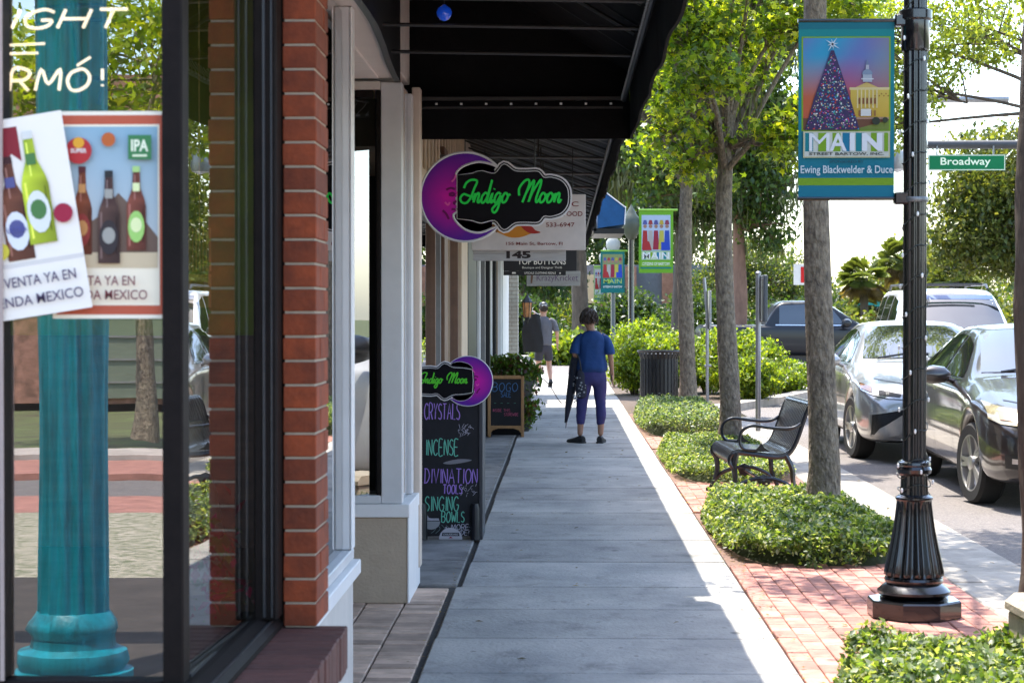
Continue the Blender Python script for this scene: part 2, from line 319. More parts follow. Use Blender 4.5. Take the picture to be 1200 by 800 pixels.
def tree(name, label, x, y, r, ht, blobs, ncl, per, spread, size, pal, kind='oval', lean=(0, 0), bark=None, group=None, moss=0, base=0., nl=5, cat_='tree', fork=.62, jit=.3):
    rs = random.Random(hash((round(x, 2), round(y, 2))) & 0xffff)
    e = empty(name, (x, y, base), 0, label, cat_, group); bark = bark or BARK
    n = 14; tp = []; rr = []
    for i in range(n + 1):
        t = i / n; tp.append((lean[0] * t + .035 * math.sin(5 * t + x) * (1 if 0 < i else 0), lean[1] * t + .02 * math.cos(4 * t + y), ht * t)); rr.append(r * (1.28 if i == 0 else 1.08 if i == 1 else 1) * (1 - .35 * t))
    mb = MB(); mb.tube(tp, rr, 14)
    for v in range(len(mb.v)):
        a = mb.v[v]; k = 1 + .05 * math.sin(a[2] * 17 + 7 * math.atan2(a[1], a[0])); mb.v[v] = (a[0] * k if abs(a[0]) < r * 2 else a[0], a[1] * k if abs(a[1]) < r * 2 else a[1], a[2])
    mb.build('trunk', bark, e, smooth=True, angle=80)
    cen, P = clusters([(b[0] - x, b[1] - y, b[2] - base, *b[3:]) for b in blobs], ncl, per, spread)
    lb = MB()
    for b in blobs:
        c = Vector((b[0] - x, b[1] - y, b[2] - base)); s0 = min(.98, rs.uniform(.80, .98)) if c.z > ht * .8 else .5
        p0 = Vector(tp[int(n * s0)]); mid = p0.lerp(c, .5) + Vector((rs.uniform(-.1, .1), rs.uniform(-.1, .1), .18)) * b[3]
        lb.tube(cat([p0, mid, c], 5), [r * (.34 - .024 * k) for k in range(11)], 7); tl0 = max(.3, 1 - 1.1 * b[3] / max((c - p0).length, .1))
        near = [q for q in cen if abs(q[0] - c.x) < b[3] * 1.1 and abs(q[1] - c.y) < b[4] * 1.1 and abs(q[2] - c.z) < b[5] * 1.1]
        for q in near[:22]:
            s = p0.lerp(c, rs.uniform(tl0, 1)) ; q = Vector(q); md = s.lerp(q, .5) + Vector((0, 0, .08 * b[3])); lb.tube([s, md, q], [r * .13, r * .08, r * .03], 4, False)
    lb.build('limb', bark, e, smooth=True, kind='stuff')
    scatter('crown', P, RNG.uniform(.6, 1.25, len(P)) * size, palette(len(P), pal, jit), kind, 1.0, LEAF, e)
    if moss:
        idx = RNG.choice(len(cen), moss); hang = []
        V = []; F = []; C = []
        for i in idx:
            c = cen[i]; L0 = rs.uniform(.2, 1.5) ** 1.6 * min(1, size / .2)
            for k in range(34):
                a = c + np.array((rs.gauss(0, .22), rs.gauss(0, .22), rs.uniform(-.3, .15))) * min(1, size / .2); L = L0 * rs.uniform(.4, 1); w = rs.uniform(.008, .03) * min(1.2, size / .2) ** 1.5; q = rs.uniform(0, 3.1)
                dx, dy = w * math.cos(q), w * math.sin(q); b2 = a + np.array((rs.gauss(0, .04), rs.gauss(0, .04), -L * .5)); b3 = a + np.array((rs.gauss(0, .07), rs.gauss(0, .07), -L)); m = len(V)
                V += [a + (dx, dy, 0), a - (dx, dy, 0), b2 + (dx * 1.3, dy * 1.3, 0), b2 - (dx * 1.3, dy * 1.3, 0), b3]; F += [(m, m + 1, m + 3), (m, m + 3, m + 2), (m + 2, m + 3, m + 4)]
                g = rs.uniform(.5, 1.3); C += [(.15 * g, .16 * g, .095 * g)] * 5
        tri_mesh('moss', np.array(V), np.array(F), np.array(C), MOSS, e)['kind'] = 'stuff'
    return e
# ================================================================ the setting
def K(e): return tuple(-c for c in e.location)          # children are laid out in world metres
CONC = M('concrete', (.41, .38, .34), .85, 0, .3, 1.3, .8, 40, world=True, bdist=.01, col2=(.23, .225, .215), stain=(3.2, .54, .60), rnd=.12, spots=[(2.6, .07, .5), (6.5, .07, .6), (30, .12, .72)], stretch=(1, .8, 1))
CONC_L = M('concrete_kerb', (.36, .32, .27), .85, 0, .35, 3, .5, 50, world=True, rnd=.12, bdist=.008, stain=(4, .54, .68), spots=[(6, .05, .6)])
JOINT = M('dark_joint', (.05, .045, .04), .95, 0, .3, 12, .3, world=True)
SAND = M('sand_bed', (.20, .12, .095), .95, 0, .3, 20, .3, world=True)
PAVER = M('clay_paver', (.46, .205, .155), .85, 0, .35, 9, .7, 90, rnd=.30, world=True, bdist=.006, stain=(3.5, .52, .62), spots=[(14, .07, .6)])
TILE = M('entry_tile', (.50, .35, .26), .7, 0, .35, 7, .4, 60, rnd=.32, world=True, bdist=.004)
ASPH = M('asphalt', (.20, .175, .16), .9, 0, .45, 55, .9, 160, world=True, col2=(.10, .088, .082), bdist=.012, stain=(.5, .52, .86))
GRASS = M('grass_ground', (.10, .13, .04), .95, 0, .4, 2, .6, 40, world=True, col2=(.07, .06, .035))
g = MB(); g.box(-900, 900, -300, 1500, -.6, -.13); g.build('ground', GRASS, kind='structure')
g = MB(); g.box(2.85, 10.6, -60, 52, -.125, -.08); g.box(-60, 120, 52.0, 70, -.125, -.0795); g.box(-60, 2.85, -9.7, -7.5, -.125, -.08); g.build('road', ASPH, kind='structure')
g = MB(); g.box(2.37, 2.85, -60, 30.6, -.125, -.074)
g.build('gutter', CONC_L, kind='structure')
# sidewalk: a dark bed with one slab per joint
SW = MB().box(-1.6, 1.0, -7.0, 51.0, -.12, -.022).build('sidewalk', JOINT, kind='structure')
ys = [-7.0 + 1.06 * i for i in range(14)] + [8.3, 9.21, 10.13, 10.97, 12.07, 13.23, 14.2, 15.05, 16.08, 17.16, 18.5, 19.8]
ys = sorted(set(y for y in ys if y < 7.4 or y > 8)) 
while ys[-1] < 50: ys.append(ys[-1] + 1.12)
for i in range(len(ys) - 1):
    a, b = ys[i], ys[i + 1]; xl = -.60 if b < 11.0 else -.565
    m = MB(); m.box(xl + random.uniform(0, .012), .985, a + .012, b - .012, -.06, 0 + random.uniform(-.004, .004), .008); m.build('slab', CONC, SW)
    if a > 10.9:
        m = MB(); m.box(-1.58, xl - .028, a + .1, b + .084, -.06, -.004, .006); m.build('slab', M('concrete_old', (.27, .25, .23), .85, 0, .4, 2.5, .35, 60, world=True, bdist=.006, stain=(2.2, .5, .55)), SW)
# the clay tiles of the shop entry strip
ET = MB().box(-3.0, -.622, 4.2, 10.95, -.12, -.016).build('entry_floor', JOINT, kind='structure')
tl = MB(); tl.box(-.095, .095, -.048, .048, -.02, 0, .003); t0 = tl.build('tile', TILE, ET, (-.72, 7.02, 0))
for i in range(38):
    for j in range(4):
        x, y = -.722 - .2 * j, 7.02 + .103 * i
        if (i, j) == (0, 0): continue
        inst(t0, ET, (x, y, random.uniform(-.002, .002)))
# clay pavers of the furnishing strip
BP = MB().box(.995, 2.17, -6.9, 30.4, -.12, -.014).build('brick_paving', SAND, kind='structure')
pb = MB(); pb.box(-.0475, .0475, -.0985, .0985, -.03, 0, .0035)
p0 = None; far = MB(); beds = [(6.3, 8.35), (11.75, 15.4), (17.5, 22.6), (24.1, 30.4)]; cnt = 0
for i in range(-34, 151):
    for j in range(12):
        x = 1.042 + .0985 * j; y = .2035 * i + (.1 if j % 2 else 0)
        if y > 30.3 or y < -6.8: continue
        hid = any(a + .25 < y < b - .25 for a, b in beds)
        z = random.uniform(-.003, .002)
        if 8.1 < y < 12 and not hid or (15.2 < y < 17.8 and not hid and cnt < 299):
            cnt += 1
            if p0 is None: p0 = pb.build('brick', PAVER, BP, (x, y, z)); continue
            inst(p0, BP, (x, y, z), random.uniform(-.008, .008))
        elif not hid: far.box(x - .0475, x + .0475, y - .0985, y + .0985, -.03, z)
far.build('brick', PAVER, BP, kind='stuff')
kb = MB().box(2.172, 2.372, -60, 30.4, -.125, -.03).build('kerb', JOINT, kind='structure')
for i in range(40):
    y = -8 + i * .96 * 1.0
    if y > 29.6: break
    MB().box(2.176, 2.362, y + .006, y + .954, -.1, 0 + random.uniform(-.004, .003), .012).build('kerb_stone', CONC_L, kb)
# corner bulb-out kerb round the hedge bed
cp = cat([(2.27, 30.2), (2.5, 31.4), (3.1, 33.2), (4.2, 36.2), (5.0, 39.5), (5.1, 44), (5.1, 51)], 5)
bk = MB()
for i in range(len(cp) - 1):
    (x0, y0), (x1, y1) = cp[i], cp[i + 1]; dx, dy = x1 - x0, y1 - y0; L = math.hypot(dx, dy); nx, ny = -dy / L * .3, dx / L * .3
    bk.prism([(x0, y0), (x1, y1), (x1 + nx, y1 + ny), (x0 + nx, y0 + ny)], -.12, .045, axis='z')
bk.build('kerb', CONC_L, kind='structure')
MB().prism([(.99, 30.42)] + [(x - .2, y) for x, y in cp] + [(.99, 51)], -.12, -.012, axis='z').build('planting_soil', M('soil', (.10, .07, .05), .95, 0, .4, 9, .6, world=True), kind='structure')
MB().box(5.1, 70, 49.5, 51.9, -.125, .01).box(-60, 5.0, 70.1, 72.4, -.125, .01).box(5.0, 120, 70.1, 72.4, -.125, .008).box(10.7, 12.9, -60, 49.4, -.125, .012).build('pavement', CONC, kind='structure')
MB().box(2.95, 10.5, 49.3, 49.6, -.07, -.0735).build('stop_line', M('road_paint', (.75, .75, .72), .6, 0, .2, 20, .1, world=True), kind='structure')
# far side of the side street behind the photographer (mirrored in the shop glass)
MB().box(-60, 2.8, -12.6, -11.55, -.125, .03).build('pavement', M('concrete_warm', (.42, .36, .31), .85, 0, .3, 3, .3, world=True), kind='structure')
MB().box(-60, 2.8, -11.5, -9.75, -.125, -.02).box(-60, -1.65, -7.45, -6.05, -.125, -.02).build('pavement', M('clay_band', (.36, .16, .12), .85, 0, .3, 6, .3, world=True), kind='structure')

# ================================================================ shops on the left
RBRICK = M('red_brick', (.20, .036, .007), .8, 0, .4, 14, .8, 70, rnd=.28, bdist=.003, world=True)
MORT = M('mortar', (.36, .29, .21), .9, 0, .15, 30, .4, world=True, bdist=.003)
DARKM = M('dark_bronze_metal', (.010, .007, .006), .6, .0, .3, 20, .08, spec=.12)
GRAYM = M('grey_gasket', (.03, .032, .034), .4, .1, .2, 20, .05)
OLIVE = M('olive_wall', (.23, .26, .02), .7, 0, .25, 4, .1)
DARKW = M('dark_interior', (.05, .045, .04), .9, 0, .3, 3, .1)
PANE = glass('shop_glass', (.82, .86, .84), .05, 1.6)
PANED = glass('dark_shop_glass', (.30, .32, .34), .16, 1.7)
cs = empty('corner_shop', (-2, 5, 0), 0, 'corner shop with red brick pier, dark framed display windows and olive green walls inside', 'shop')
def brickcol(e, x0, x1, y0, y1, z0, z1, h=.0677, mat=RBRICK, mort=MORT, splitx=0, splity=(.0,), joint=.0075, inset=.005, first=None):
    MB().box(x0 + inset, x1 - inset, y0 + inset, y1 - inset, z0, z1).build('mortar', mort, e, K(e))
    n = int((z1 - z0) / h)
    for i in range(n):
        z = z0 + i * h; sy = splity[i % len(splity)]
        segs = [(y0, y1)] if not sy else [(y0, y0 + sy - joint / 2), (y0 + sy + joint / 2, y1)]
        for a, b in segs: MB().box(x0 + random.uniform(-.001, .001), x1 + random.uniform(-.0015, .0015), a, b, z + joint / 2, z + h - joint / 2, .0025).build('brick', mat, e, K(e))
brickcol(cs, -.782, -.689, 5.54, 5.82, .625, 3.25, splity=(0, .19, .095))
# rowlock sill bricks, sloping a little outwards
MB().box(-.81, -.625, 4.35, 5.60, .50, .604).build('mortar', MORT, cs, K(cs))
for i in range(18):
    y = 4.37 + i * .0685
    MB().box(-.815, -.606 + random.uniform(-.002, .002), y, y + .060, .50, .622 - random.uniform(0, .002), .003).build('brick', M('sill_brick', (.10, .035, .025), .7, 0, .3, 25, .5, 110, rnd=.16, bdist=.003, world=True), cs, K(cs))
MB().box(-.812, -.66, 4.36, 5.58, 0, .5).build('wall', RBRICK, cs, K(cs))
f = MB(); f.box(-.848, -.784, 5.43, 5.536, .66, 3.25, .004); f.box(-.905, -.858, 4.47, 4.55, .66, 3.25, .004)
f.prism([(-.90, .624), (-.786, .624), (-.786, .638), (-.80, .652), (-.835, .666), (-.90, .666)], 4.4, 5.56); f.box(-1.32, -.905, 4.475, 4.545, .624, .669, .004); f.box(-1.32, -1.268, 4.475, 4.545, .669, 3.25, .004)
f.build('window_frame', DARKM, cs, K(cs))
f = MB(); f.box(-.806, -.801, 4.4, 5.50, .648, .657); f.box(-.858, -.853, 4.54, 5.43, .667, .675); f.box(-.822, -.815, 5.425, 5.431, .67, 3.2); f.box(-.80, -.795, 5.425, 5.431, .67, 3.2)
f.build('gasket', GRAYM, cs, K(cs))
MB().box(-1.275, -1.266, 4.468, 4.474, .67, 3.2).build('jamb_strip', M('pinkish_trim', (.42, .32, .28), .6, 0, .1, 9, .1), cs, K(cs))
m = MB(); m.add([(-.859, 4.55, .668), (-.842, 5.435, .668), (-.842, 5.435, 3.25), (-.859, 4.55, 3.25)], [(0, 1, 2, 3)]); m.build('pane', PANE, cs, K(cs), recalc=False)
m = MB(); m.add([(-1.27, 4.512, .668), (-.903, 4.51, .668), (-.903, 4.51, 3.25), (-1.27, 4.512, 3.25)], [(0, 1, 2, 3)]); m.build('pane', glass('front_glass', (.95, .97, .96), .27, 1.5), cs, K(cs), recalc=False)
m = MB(); m.add([(-3.24, 4.512, .622), (-1.325, 4.512, .622), (-1.325, 4.512, 3.5), (-3.24, 4.512, 3.5)], [(0, 1, 2, 3)]); m.build('pane', glass('added_side_glass', (.9, .93, .92), .02, 1.5), cs, K(cs), recalc=False)  # unseen side window, added to let sky light into the room
m = MB(); m.add([(-3.24, 4.55, 3.25), (-.9, 4.55, 3.25), (-.9, 4.55, 3.5), (-3.24, 4.55, 3.5)], [(0, 1, 2, 3)]); m.build('pane', PANE, cs, K(cs), recalc=False)
# walls and room behind the glass
w = MB(); w.box(-6, -3.25, 4.47, 4.6, 0, 4.5); w.box(-3.25, -1.325, 4.47, 4.6, 3.5, 4.5); w.box(-3.25, -1.325, 4.40, 4.62, 0, .622); w.box(-1.325, -.7, 4.47, 4.6, 3.5, 4.5); w.box(-1.32, -.812, 4.40, 4.62, 0, .622); w.box(-.90, -.70, 4.6, 5.82, 3.25, 4.5); w.build('wall', M('painted_block', (.30, .26, .22), .8, 0, .2, 3, .2), cs, K(cs))
MB().box(-3.2, -.91, 4.62, 7.5, .50, .625).build('display_deck', M('deck_floor', (.16, .09, .06), .5, 0, .4, 6, .1), cs, K(cs))
w = MB(); w.box(-3.2, -.97, 7.5, 7.58, .5, 4.4); w.box(-3.3, -3.2, 4.6, 7.5, .5, 4.4); w.build('back_wall', OLIVE, cs, K(cs))
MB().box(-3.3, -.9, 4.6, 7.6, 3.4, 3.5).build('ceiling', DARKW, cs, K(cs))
w = MB(); w.box(-2.2, -1.10, 7.40, 7.49, .63, 1.42); w.build('wainscot', M('brown_wood', (.11, .05, .03), .5, 0, .4, 3, .15, stretch=(1, 1, 8)), cs, K(cs))
MB().box(-14, -.9, 4.4, 11.2, 4.5, 7.4).build('added_shade_storey', M('painted_block', (.30, .26, .22)), cs, K(cs))  # unseen storey added on top to shade the ground mirrored in the window
# fluted teal column
TEAL = M('teal_paint', (.001, .25, .32), .42, 0, .5, 5, .25, 30, stretch=(3, 3, .4), stain=(6, .52, .45))
tc = empty('fluted_column', (-2.03, 1.0, -.004), 0, 'teal fluted porch column mirrored in the corner shop window behind the posters', 'column')
m = MB(); m.lathe([(.148, .30), (.140, 3.15)], 96, flute=14, fd=.17); m.build('shaft', TEAL, tc, smooth=True, angle=70)
m = MB(); m.lathe([(.235, 0), (.235, .06), (.21, .07), (.222, .10), (.215, .14), (.178, .16), (.172, .20), (.186, .23), (.180, .26), (.152, .30)], 40); m.build('base', TEAL, tc, smooth=True)
MB().box(-.2, .2, -.2, .2, 3.15, 3.3, .01).box(-3.5, .25, -.12, .12, 3.303, 3.6, .01).build('beam', TEAL, tc)
# display pieces seen through the right-hand pane
v = MB(); v.lathe([(.05, 0), (.085, .05), (.10, .18), (.075, .32), (.04, .42), (.032, .5), (.036, .54)], 24); o = v.build('floor_vase', M('cream_ceramic', (.55, .42, .30), .3, 0, .2, 6, .05), None, (-1.16, 6.2, .626), smooth=True)
tag(o, 'tall cream vase on the display deck inside the corner shop window', 'vase')
fl = scatter('artificial_flowers', RNG.normal(0, 1, (160, 3)) * (.05, .06, .10) + (0, 0, .14), RNG.uniform(.03, .06, 160), palette(160, [(.5, .02, .16), (.6, .05, .25), (.35, .02, .08), (.1, .2, .04)]), 'oval', 1.2, None, None, (-1.03, 5.75, .626))
tag(fl, 'magenta artificial flowers beside the vase inside the corner window', 'flowers')
tg = empty('hanging_tag', (-1.1, 6.0, 1.52), 0, 'small golden tassel card hanging inside the corner window', 'tag')
GOLD = M('golden_card', (.62, .38, .04), .5, 0, .2, 20, .1)
MB().box(-.035, .035, -.003, .003, 0, .10).build('card', GOLD, tg); m = MB()
for k in range(7): m.box(-.033 + k * .0105, -.028 + k * .0105, -.003, .003, .11, .24)
m.build('fringe', GOLD, tg); MB().tube([(0, 0, .24), (0, 0, 1.85)], .002, 4).build('string', GOLD, tg)
# posters (slightly behind the glass)
def sc(px, py, Y=4.53): return ((px - 660) / 2333 * Y, 1.5 - (py - 368) / 2333 * Y)
def bottle(P, x, z, h, w, body, neck, cap, label, lc):
    hw = w / 2
    o = [(-hw, 0), (hw, 0), (hw, .52 * h), (hw * .85, .6 * h), (hw * .42, .74 * h), (hw * .36, .93 * h), (-hw * .36, .93 * h), (-hw * .42, .74 * h), (-hw * .85, .6 * h), (-hw, .52 * h)]
    P.poly([(x + a, z + b) for a, b in o], body, cols=[body, tuple(c * .55 for c in body), tuple(c * .5 for c in body), body, body, body, neck, neck, tuple(min(1, c * 1.5) for c in body), tuple(min(1, c * 1.4) for c in body)])
    P.rect(x - hw * .78, z + .05 * h, x - hw * .62, z + .55 * h, tuple(min(1, c * 2.2 + .05) for c in body)); P.rect(x - hw * .22, z + .6 * h, x - hw * .1, z + .9 * h, tuple(min(1, c * 2 + .08) for c in body)); P.rect(x + hw * .66, z + .1 * h, x + hw * .74, z + .5 * h, tuple(c * .25 for c in body))
    P.rect(x - hw * .38, z + .93 * h, x + hw * .38, z + h, cap); P.rect(x - hw * .36, z + .70 * h, x + hw * .36, z + .80 * h, lc)
    P.poly([(x + hw * .86 * math.cos(t), z + .28 * h + .19 * h * math.sin(t)) for t in [k * math.pi / 7 for k in range(14)]], label)
    P.poly([(x + hw * .6 * math.cos(t), z + .30 * h + .09 * h * math.sin(t)) for t in [k * math.pi / 6 for k in range(12)]], lc)
po = empty('poster', (-1.030, 4.502, 1.725), 0, 'framed beer poster with blue background, three brown bottles and VENTA YA EN TIENDA MEXICO', 'poster')
MB().box(-.131, .131, 0, .0015, -.235, .235).build('paper', M('poster_paper', (.88, .78, .62), .6, 0, .05, 5, 0), po)
P = Print(); P.rect(-.131, -.235, .131, .235, (.88, .78, .62)); P.rect(-.122, -.226, .122, .226, (.50, .10, .05)); P.rect(-.114, -.205, .114, .205, (.9, .78, .58))
P.rect(-.110, -.10, .110, .20, (.3, .5, .6), [(.55, .52, .46), (.5, .52, .5), (.24, .40, .48), (.28, .42, .50)])
P.poly([(-.11, -.10), (.11, -.10), (.11, -.05), (.07, .0), (.02, .05), (-.02, .0), (-.11, -.06)], (.16, .10, .07)); P.rect(-.11, -.12, .11, -.085, (.62, .48, .30)); 
bottle(P, -.062, -.09, .20, .044, (.20, .05, .02), (.12, .03, .01), (.1, .02, .02), (.28, .04, .03), (.55, .25, .08)); bottle(P, .062, -.08, .19, .044, (.18, .05, .03), (.10, .03, .02), (.4, .6, .2), (.35, .6, .15), (.75, .8, .4)); bottle(P, .0, -.11, .21, .05, (.08, .04, .03), (.05, .02, .02), (.03, .03, .03), (.04, .03, .03), (.35, .33, .28))
P.dot(-.068, .145, .030, (.45, .03, .03), 20); P.dot(-.068, .163, .013, (.75, .35, .03), 12); P.text('SUPER', -.086, .140, -.05, .150, (.85, .8, .7), .02); P.dot(.0, .17, .016, (.5, .12, .03), 14)
P.rect(.045, .125, .098, .180, (.05, .20, .07)); P.text('IPA', .052, .143, .091, .170, (.8, .82, .6), .03); P.rect(.055, .131, .088, .136, (.7, .75, .5))
P.text('VENTA YA EN', -.096, -.160, .06, -.138, (.20, .05, .05), .008); P.text('TIENDA MEXICO', -.11, -.192, .088, -.170, (.20, .05, .05), .008); P.build('print', po)
po2 = empty('poster', (-1.215, 4.480, 1.71), 0, 'white beer poster hung askew with brown and green bottles and VENTA YA EN TIENDA MEXICO', 'poster')
po2.rotation_euler = (0, R(-9), 0)
MB().box(-.15, .118, 0, .0015, -.215, .235).build('paper', M('poster_paper', (.88, .78, .62), .6, 0, .05, 5, 0), po2)
P = Print(); P.rect(-.15, -.215, .118, .235, (.90, .82, .72)); P.rect(-.15, -.10, .118, -.09, (.7, .64, .58)); P.poly([(-.03, .215), (.012, .215), (.012, .135), (-.009, .155), (-.03, .135)], (.25, .02, .03))
P.text('R', -.058, .165, -.042, .185, (.1, .08, .08), .03); P.text('ER', -.070, .135, -.042, .153, (.1, .08, .08), .03)
bottle(P, -.022, -.085, .235, .062, (.16, .055, .03), (.10, .03, .02), (.06, .02, .02), (.75, .75, .76), (.1, .1, .25)); bottle(P, .034, -.055, .255, .062, (.42, .50, .03), (.30, .42, .03), (.7, .68, .62), (.75, .75, .68), (.08, .2, .06))
P.dot(.088, .005, .022, (.35, .02, .05), 14); P.dot(-.066, -.06, .02, (.6, .5, .05), 10); P.text('ULTRA', -.045, -.022, .001, -.010, (.1, .1, .3), .02)
P.text('VENTA YA EN', -.07, -.145, .095, -.122, (.08, .05, .10), .008); P.text('TIENDA MEXICO', -.115, -.188, .105, -.165, (.08, .05, .10), .008); P.build('print', po2)
nn = empty('neon_sign', (-1.08, 4.62, 1.98), 0, 'neon sign with cream letter tubes given a glow, hanging behind the shop window', 'sign')
NEON = M('neon_tube', (.75, .60, .42), .3, 0, .1, 20, 0, emit=.55); BLK = M('black_plastic', (.006, .006, .007), .4, 0, .2, 20, .05)  # glow put into the unlit tubes so the letters stay bright
def zz(px, py): return ((px - 660) / 2333 * 4.62 + 1.08, 1.5 - (py - 368) / 2333 * 4.62 - 1.98)
m = MB()
for (t, a, b, sl_) in (('IGHT', (6, 32), (138, 10), .2), ('RMO', (8, 105), (100, 80), .12), ('!', (112, 100), (118, 80), 0)):
    x0, z0 = zz(*a); x1, z1 = zz(*b)
    for q in strokes(t, x0, z0, x1, z1, sl_): m.tube([(p[0], 0, p[1]) for p in (cat(q, 4) if len(q) > 4 else q)], .0040, 6)
for a, b in (((0, 52), (50, 50)), ((88, 76), (104, 66)), ((0, 62), (42, 61))): p, q = zz(*a), zz(*b); m.tube([(p[0], 0, p[1]), (q[0], 0, q[1])], .0032, 6)
m.build('tube', NEON, nn, smooth=True); m = MB()
for a, b in (((0, 12), (165, 5)), ((0, 30), (168, 22)), ((80, 0), (88, 125)), ((128, 30), (112, 120)), ((0, 85), (125, 92))): p, q = zz(*a), zz(*b); m.tube([(p[0], .02, p[1]), ((p[0] + q[0]) / 2, .025, (p[1] + q[1]) / 2 + .01), (q[0], .02, q[1])], .006, 6)
m.build('wire_frame', BLK, nn); MB().tube([(.0, .02, .16), (0, .02, 1.3)], .002, 4).build('chain', BLK, nn)

# ---------- second shop: white window posts, tan bulkhead
WHITE = M('white_paint', (.80, .77, .74), .5, 0, .06, 5, .06); WHITEG = M('white_grey_metal', (.66, .65, .64), .4, .1, .08, 5, .05); TAN = M('tan_stucco', (.46, .36, .26), .9, 0, .12, 5, .4, 60, stain=(7, .66, .55), world=True)
CREAM = M('cream_stucco', (.62, .56, .50), .85, 0, .1, 6, .3, world=True); BEIGE = M('beige_trim', (.60, .44, .30), .6, 0, .1, 8, .1)
ws = empty('white_trimmed_shop', (-2, 8, 0), 0, 'shop with white window posts, tan bulkhead and recessed entry beside the brick pier', 'shop')
def B(nm, mat, *a, e=ws, ch=.004): m = MB(); m.box(*a, ch); return m.build(nm, mat, e, K(e))
B('bulkhead', CREAM, -1.6, -.845, 5.84, 7.98, 0, .455); B('sill', WHITE, -.92, -.815, 5.83, 8.0, .457, .515); B('sill_rail', WHITEG, -.93, -.842, 5.83, 7.99, .517, .56)
B('corner_post', WHITEG, -.925, -.848, 7.90, 7.985, .562, 2.72); B('post_trim', WHITE, -.847, -.838, 7.895, 7.99, .562, 2.72)
B('pane', PANED, -.885, -.878, 5.86, 7.89, .562, 2.7, ch=0); B('side_frame', DARKM, -.90, -.80, 5.825, 5.86, .56, 2.7)
B('inner_post', DARKM, -1.35, -1.27, 7.9, 7.98, .5, 2.72); 
B('bulkhead', TAN, -1.5, -.808, 10.3, 11.1, 0, .445); B('corner_board', WHITE, -.8075, -.80, 10.295, 11.1, 0, .444, ch=.001); B('sill', WHITE, -1.5, -.795, 10.285, 11.1, .447, .515)
B('corner_post', WHITEG, -.945, -.835, 10.31, 10.42, .517, 2.70); B('corner_post', M('beige_post', (.62, .50, .40), .55, 0, .06, 5, .06), -.835, -.79, 10.98, 11.12, .1, 2.75); B('corner_post', WHITEG, -.86, -.825, 10.85, 10.96, .517, 2.7)
B('window_frame', DARKM, -.970, -.948, 10.31, 10.36, .53, 2.66); B('window_frame', DARKM, -1.5, -.986, 10.315, 10.345, 2.62, 2.66); B('sill_rail', WHITEG, -1.5, -.947, 10.30, 10.34, .517, .56); B('transom', CREAM, -1.5, -.947, 10.30, 10.36, 2.662, 2.705)
B('pane', PANED, -.85, -.845, 10.43, 10.84, .517, 2.7, ch=0)
m = MB(); ce = cat([(-.835, 6.0), (-.80, 7.9), (-.82, 8.8), (-.855, 9.6), (-.875, 10.32)], 5); m.prism([(-3.0, 6.0)] + ce + [(-3.0, 10.32)], 2.722, 2.76, axis='z'); m.build('entry_ceiling', M('ceiling_board', (.70, .63, .57), .7, 0, .06, 3, .1), ws, K(ws))
for k in range(7): B('ceiling_board', M('ceiling_board', (.70, .63, .57)), -2.0, -.95, 8.0 + k * .32, 8.31 + k * .32, 2.71, 2.7215, ch=.002)
m = MB(); ce2 = [(x + .001, y) for x, y in ce]; m.prism(ce2 + [(x + .03, y) for x, y in reversed(ce2)], 2.70, 3.2, axis='z'); m.build('fascia', BLK, ws, K(ws))
m = MB(); m.add([(-.958, 10.372, .561), (-1.40, 10.122, .561), (-1.40, 10.122, 2.62), (-.958, 10.372, 2.62)], [(3, 2, 1, 0)]); m.build('pane', glass('return_glass', (.35, .37, .36), .30, 1.8), ws, K(ws), recalc=False)
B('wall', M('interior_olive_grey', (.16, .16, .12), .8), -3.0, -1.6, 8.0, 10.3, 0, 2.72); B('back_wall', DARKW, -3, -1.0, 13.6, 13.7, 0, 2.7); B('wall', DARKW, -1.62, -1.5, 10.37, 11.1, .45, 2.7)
B('upper_wall', CREAM, -3, -.86, 5.83, 11.14, 2.78, 4.5); B('side_wall', M('slate_blue_wall', (.16, .16, .27), .6, 0, .2, 4, .1), -1.05, -.87, 11.105, 11.14, 0, 2.75)

# ---------- the row of shopfronts further on (front plane x = -1.0)
rs_ = empty('shopfront_row', (-2, 20, 0), 0, 'row of narrow shopfronts with brown, beige and dark mullions under the metal canopy', 'shop')
BROWN = M('brown_frame', (.16, .08, .045), .5, 0, .2, 9, .1); GREY = M('grey_frame', (.22, .21, .20), .5, .2, .15, 9, .08)
def C(nm, mat, *a, ch=.004): return B(nm, mat, *a, e=rs_, ch=ch)
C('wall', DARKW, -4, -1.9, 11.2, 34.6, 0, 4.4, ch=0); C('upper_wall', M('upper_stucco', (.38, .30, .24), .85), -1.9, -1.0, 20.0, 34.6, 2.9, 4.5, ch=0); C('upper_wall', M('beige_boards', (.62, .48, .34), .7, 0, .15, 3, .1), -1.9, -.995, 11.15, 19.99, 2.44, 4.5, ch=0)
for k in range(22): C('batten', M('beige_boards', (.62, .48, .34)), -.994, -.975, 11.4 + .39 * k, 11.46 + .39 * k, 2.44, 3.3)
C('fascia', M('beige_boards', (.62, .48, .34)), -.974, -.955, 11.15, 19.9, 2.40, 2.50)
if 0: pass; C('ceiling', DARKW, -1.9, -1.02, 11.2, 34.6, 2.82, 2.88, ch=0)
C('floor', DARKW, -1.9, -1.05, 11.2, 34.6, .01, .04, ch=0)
C('door', M('slate_blue_wall', (.12, .12, .20)), -1.10, -1.03, 12.2, 13.1, .05, 2.3)
bays = [(13.2, 15.4, 'p', .42), (15.4, 16.05, 'g', .5), (16.05, 16.5, BROWN, 0), (16.5, 18.7, 'p', .45), (18.75, 19.9, BEIGE, 0), (20.05, 21.9, BLK, 0), (21.9, 22.9, 'g', .3)]
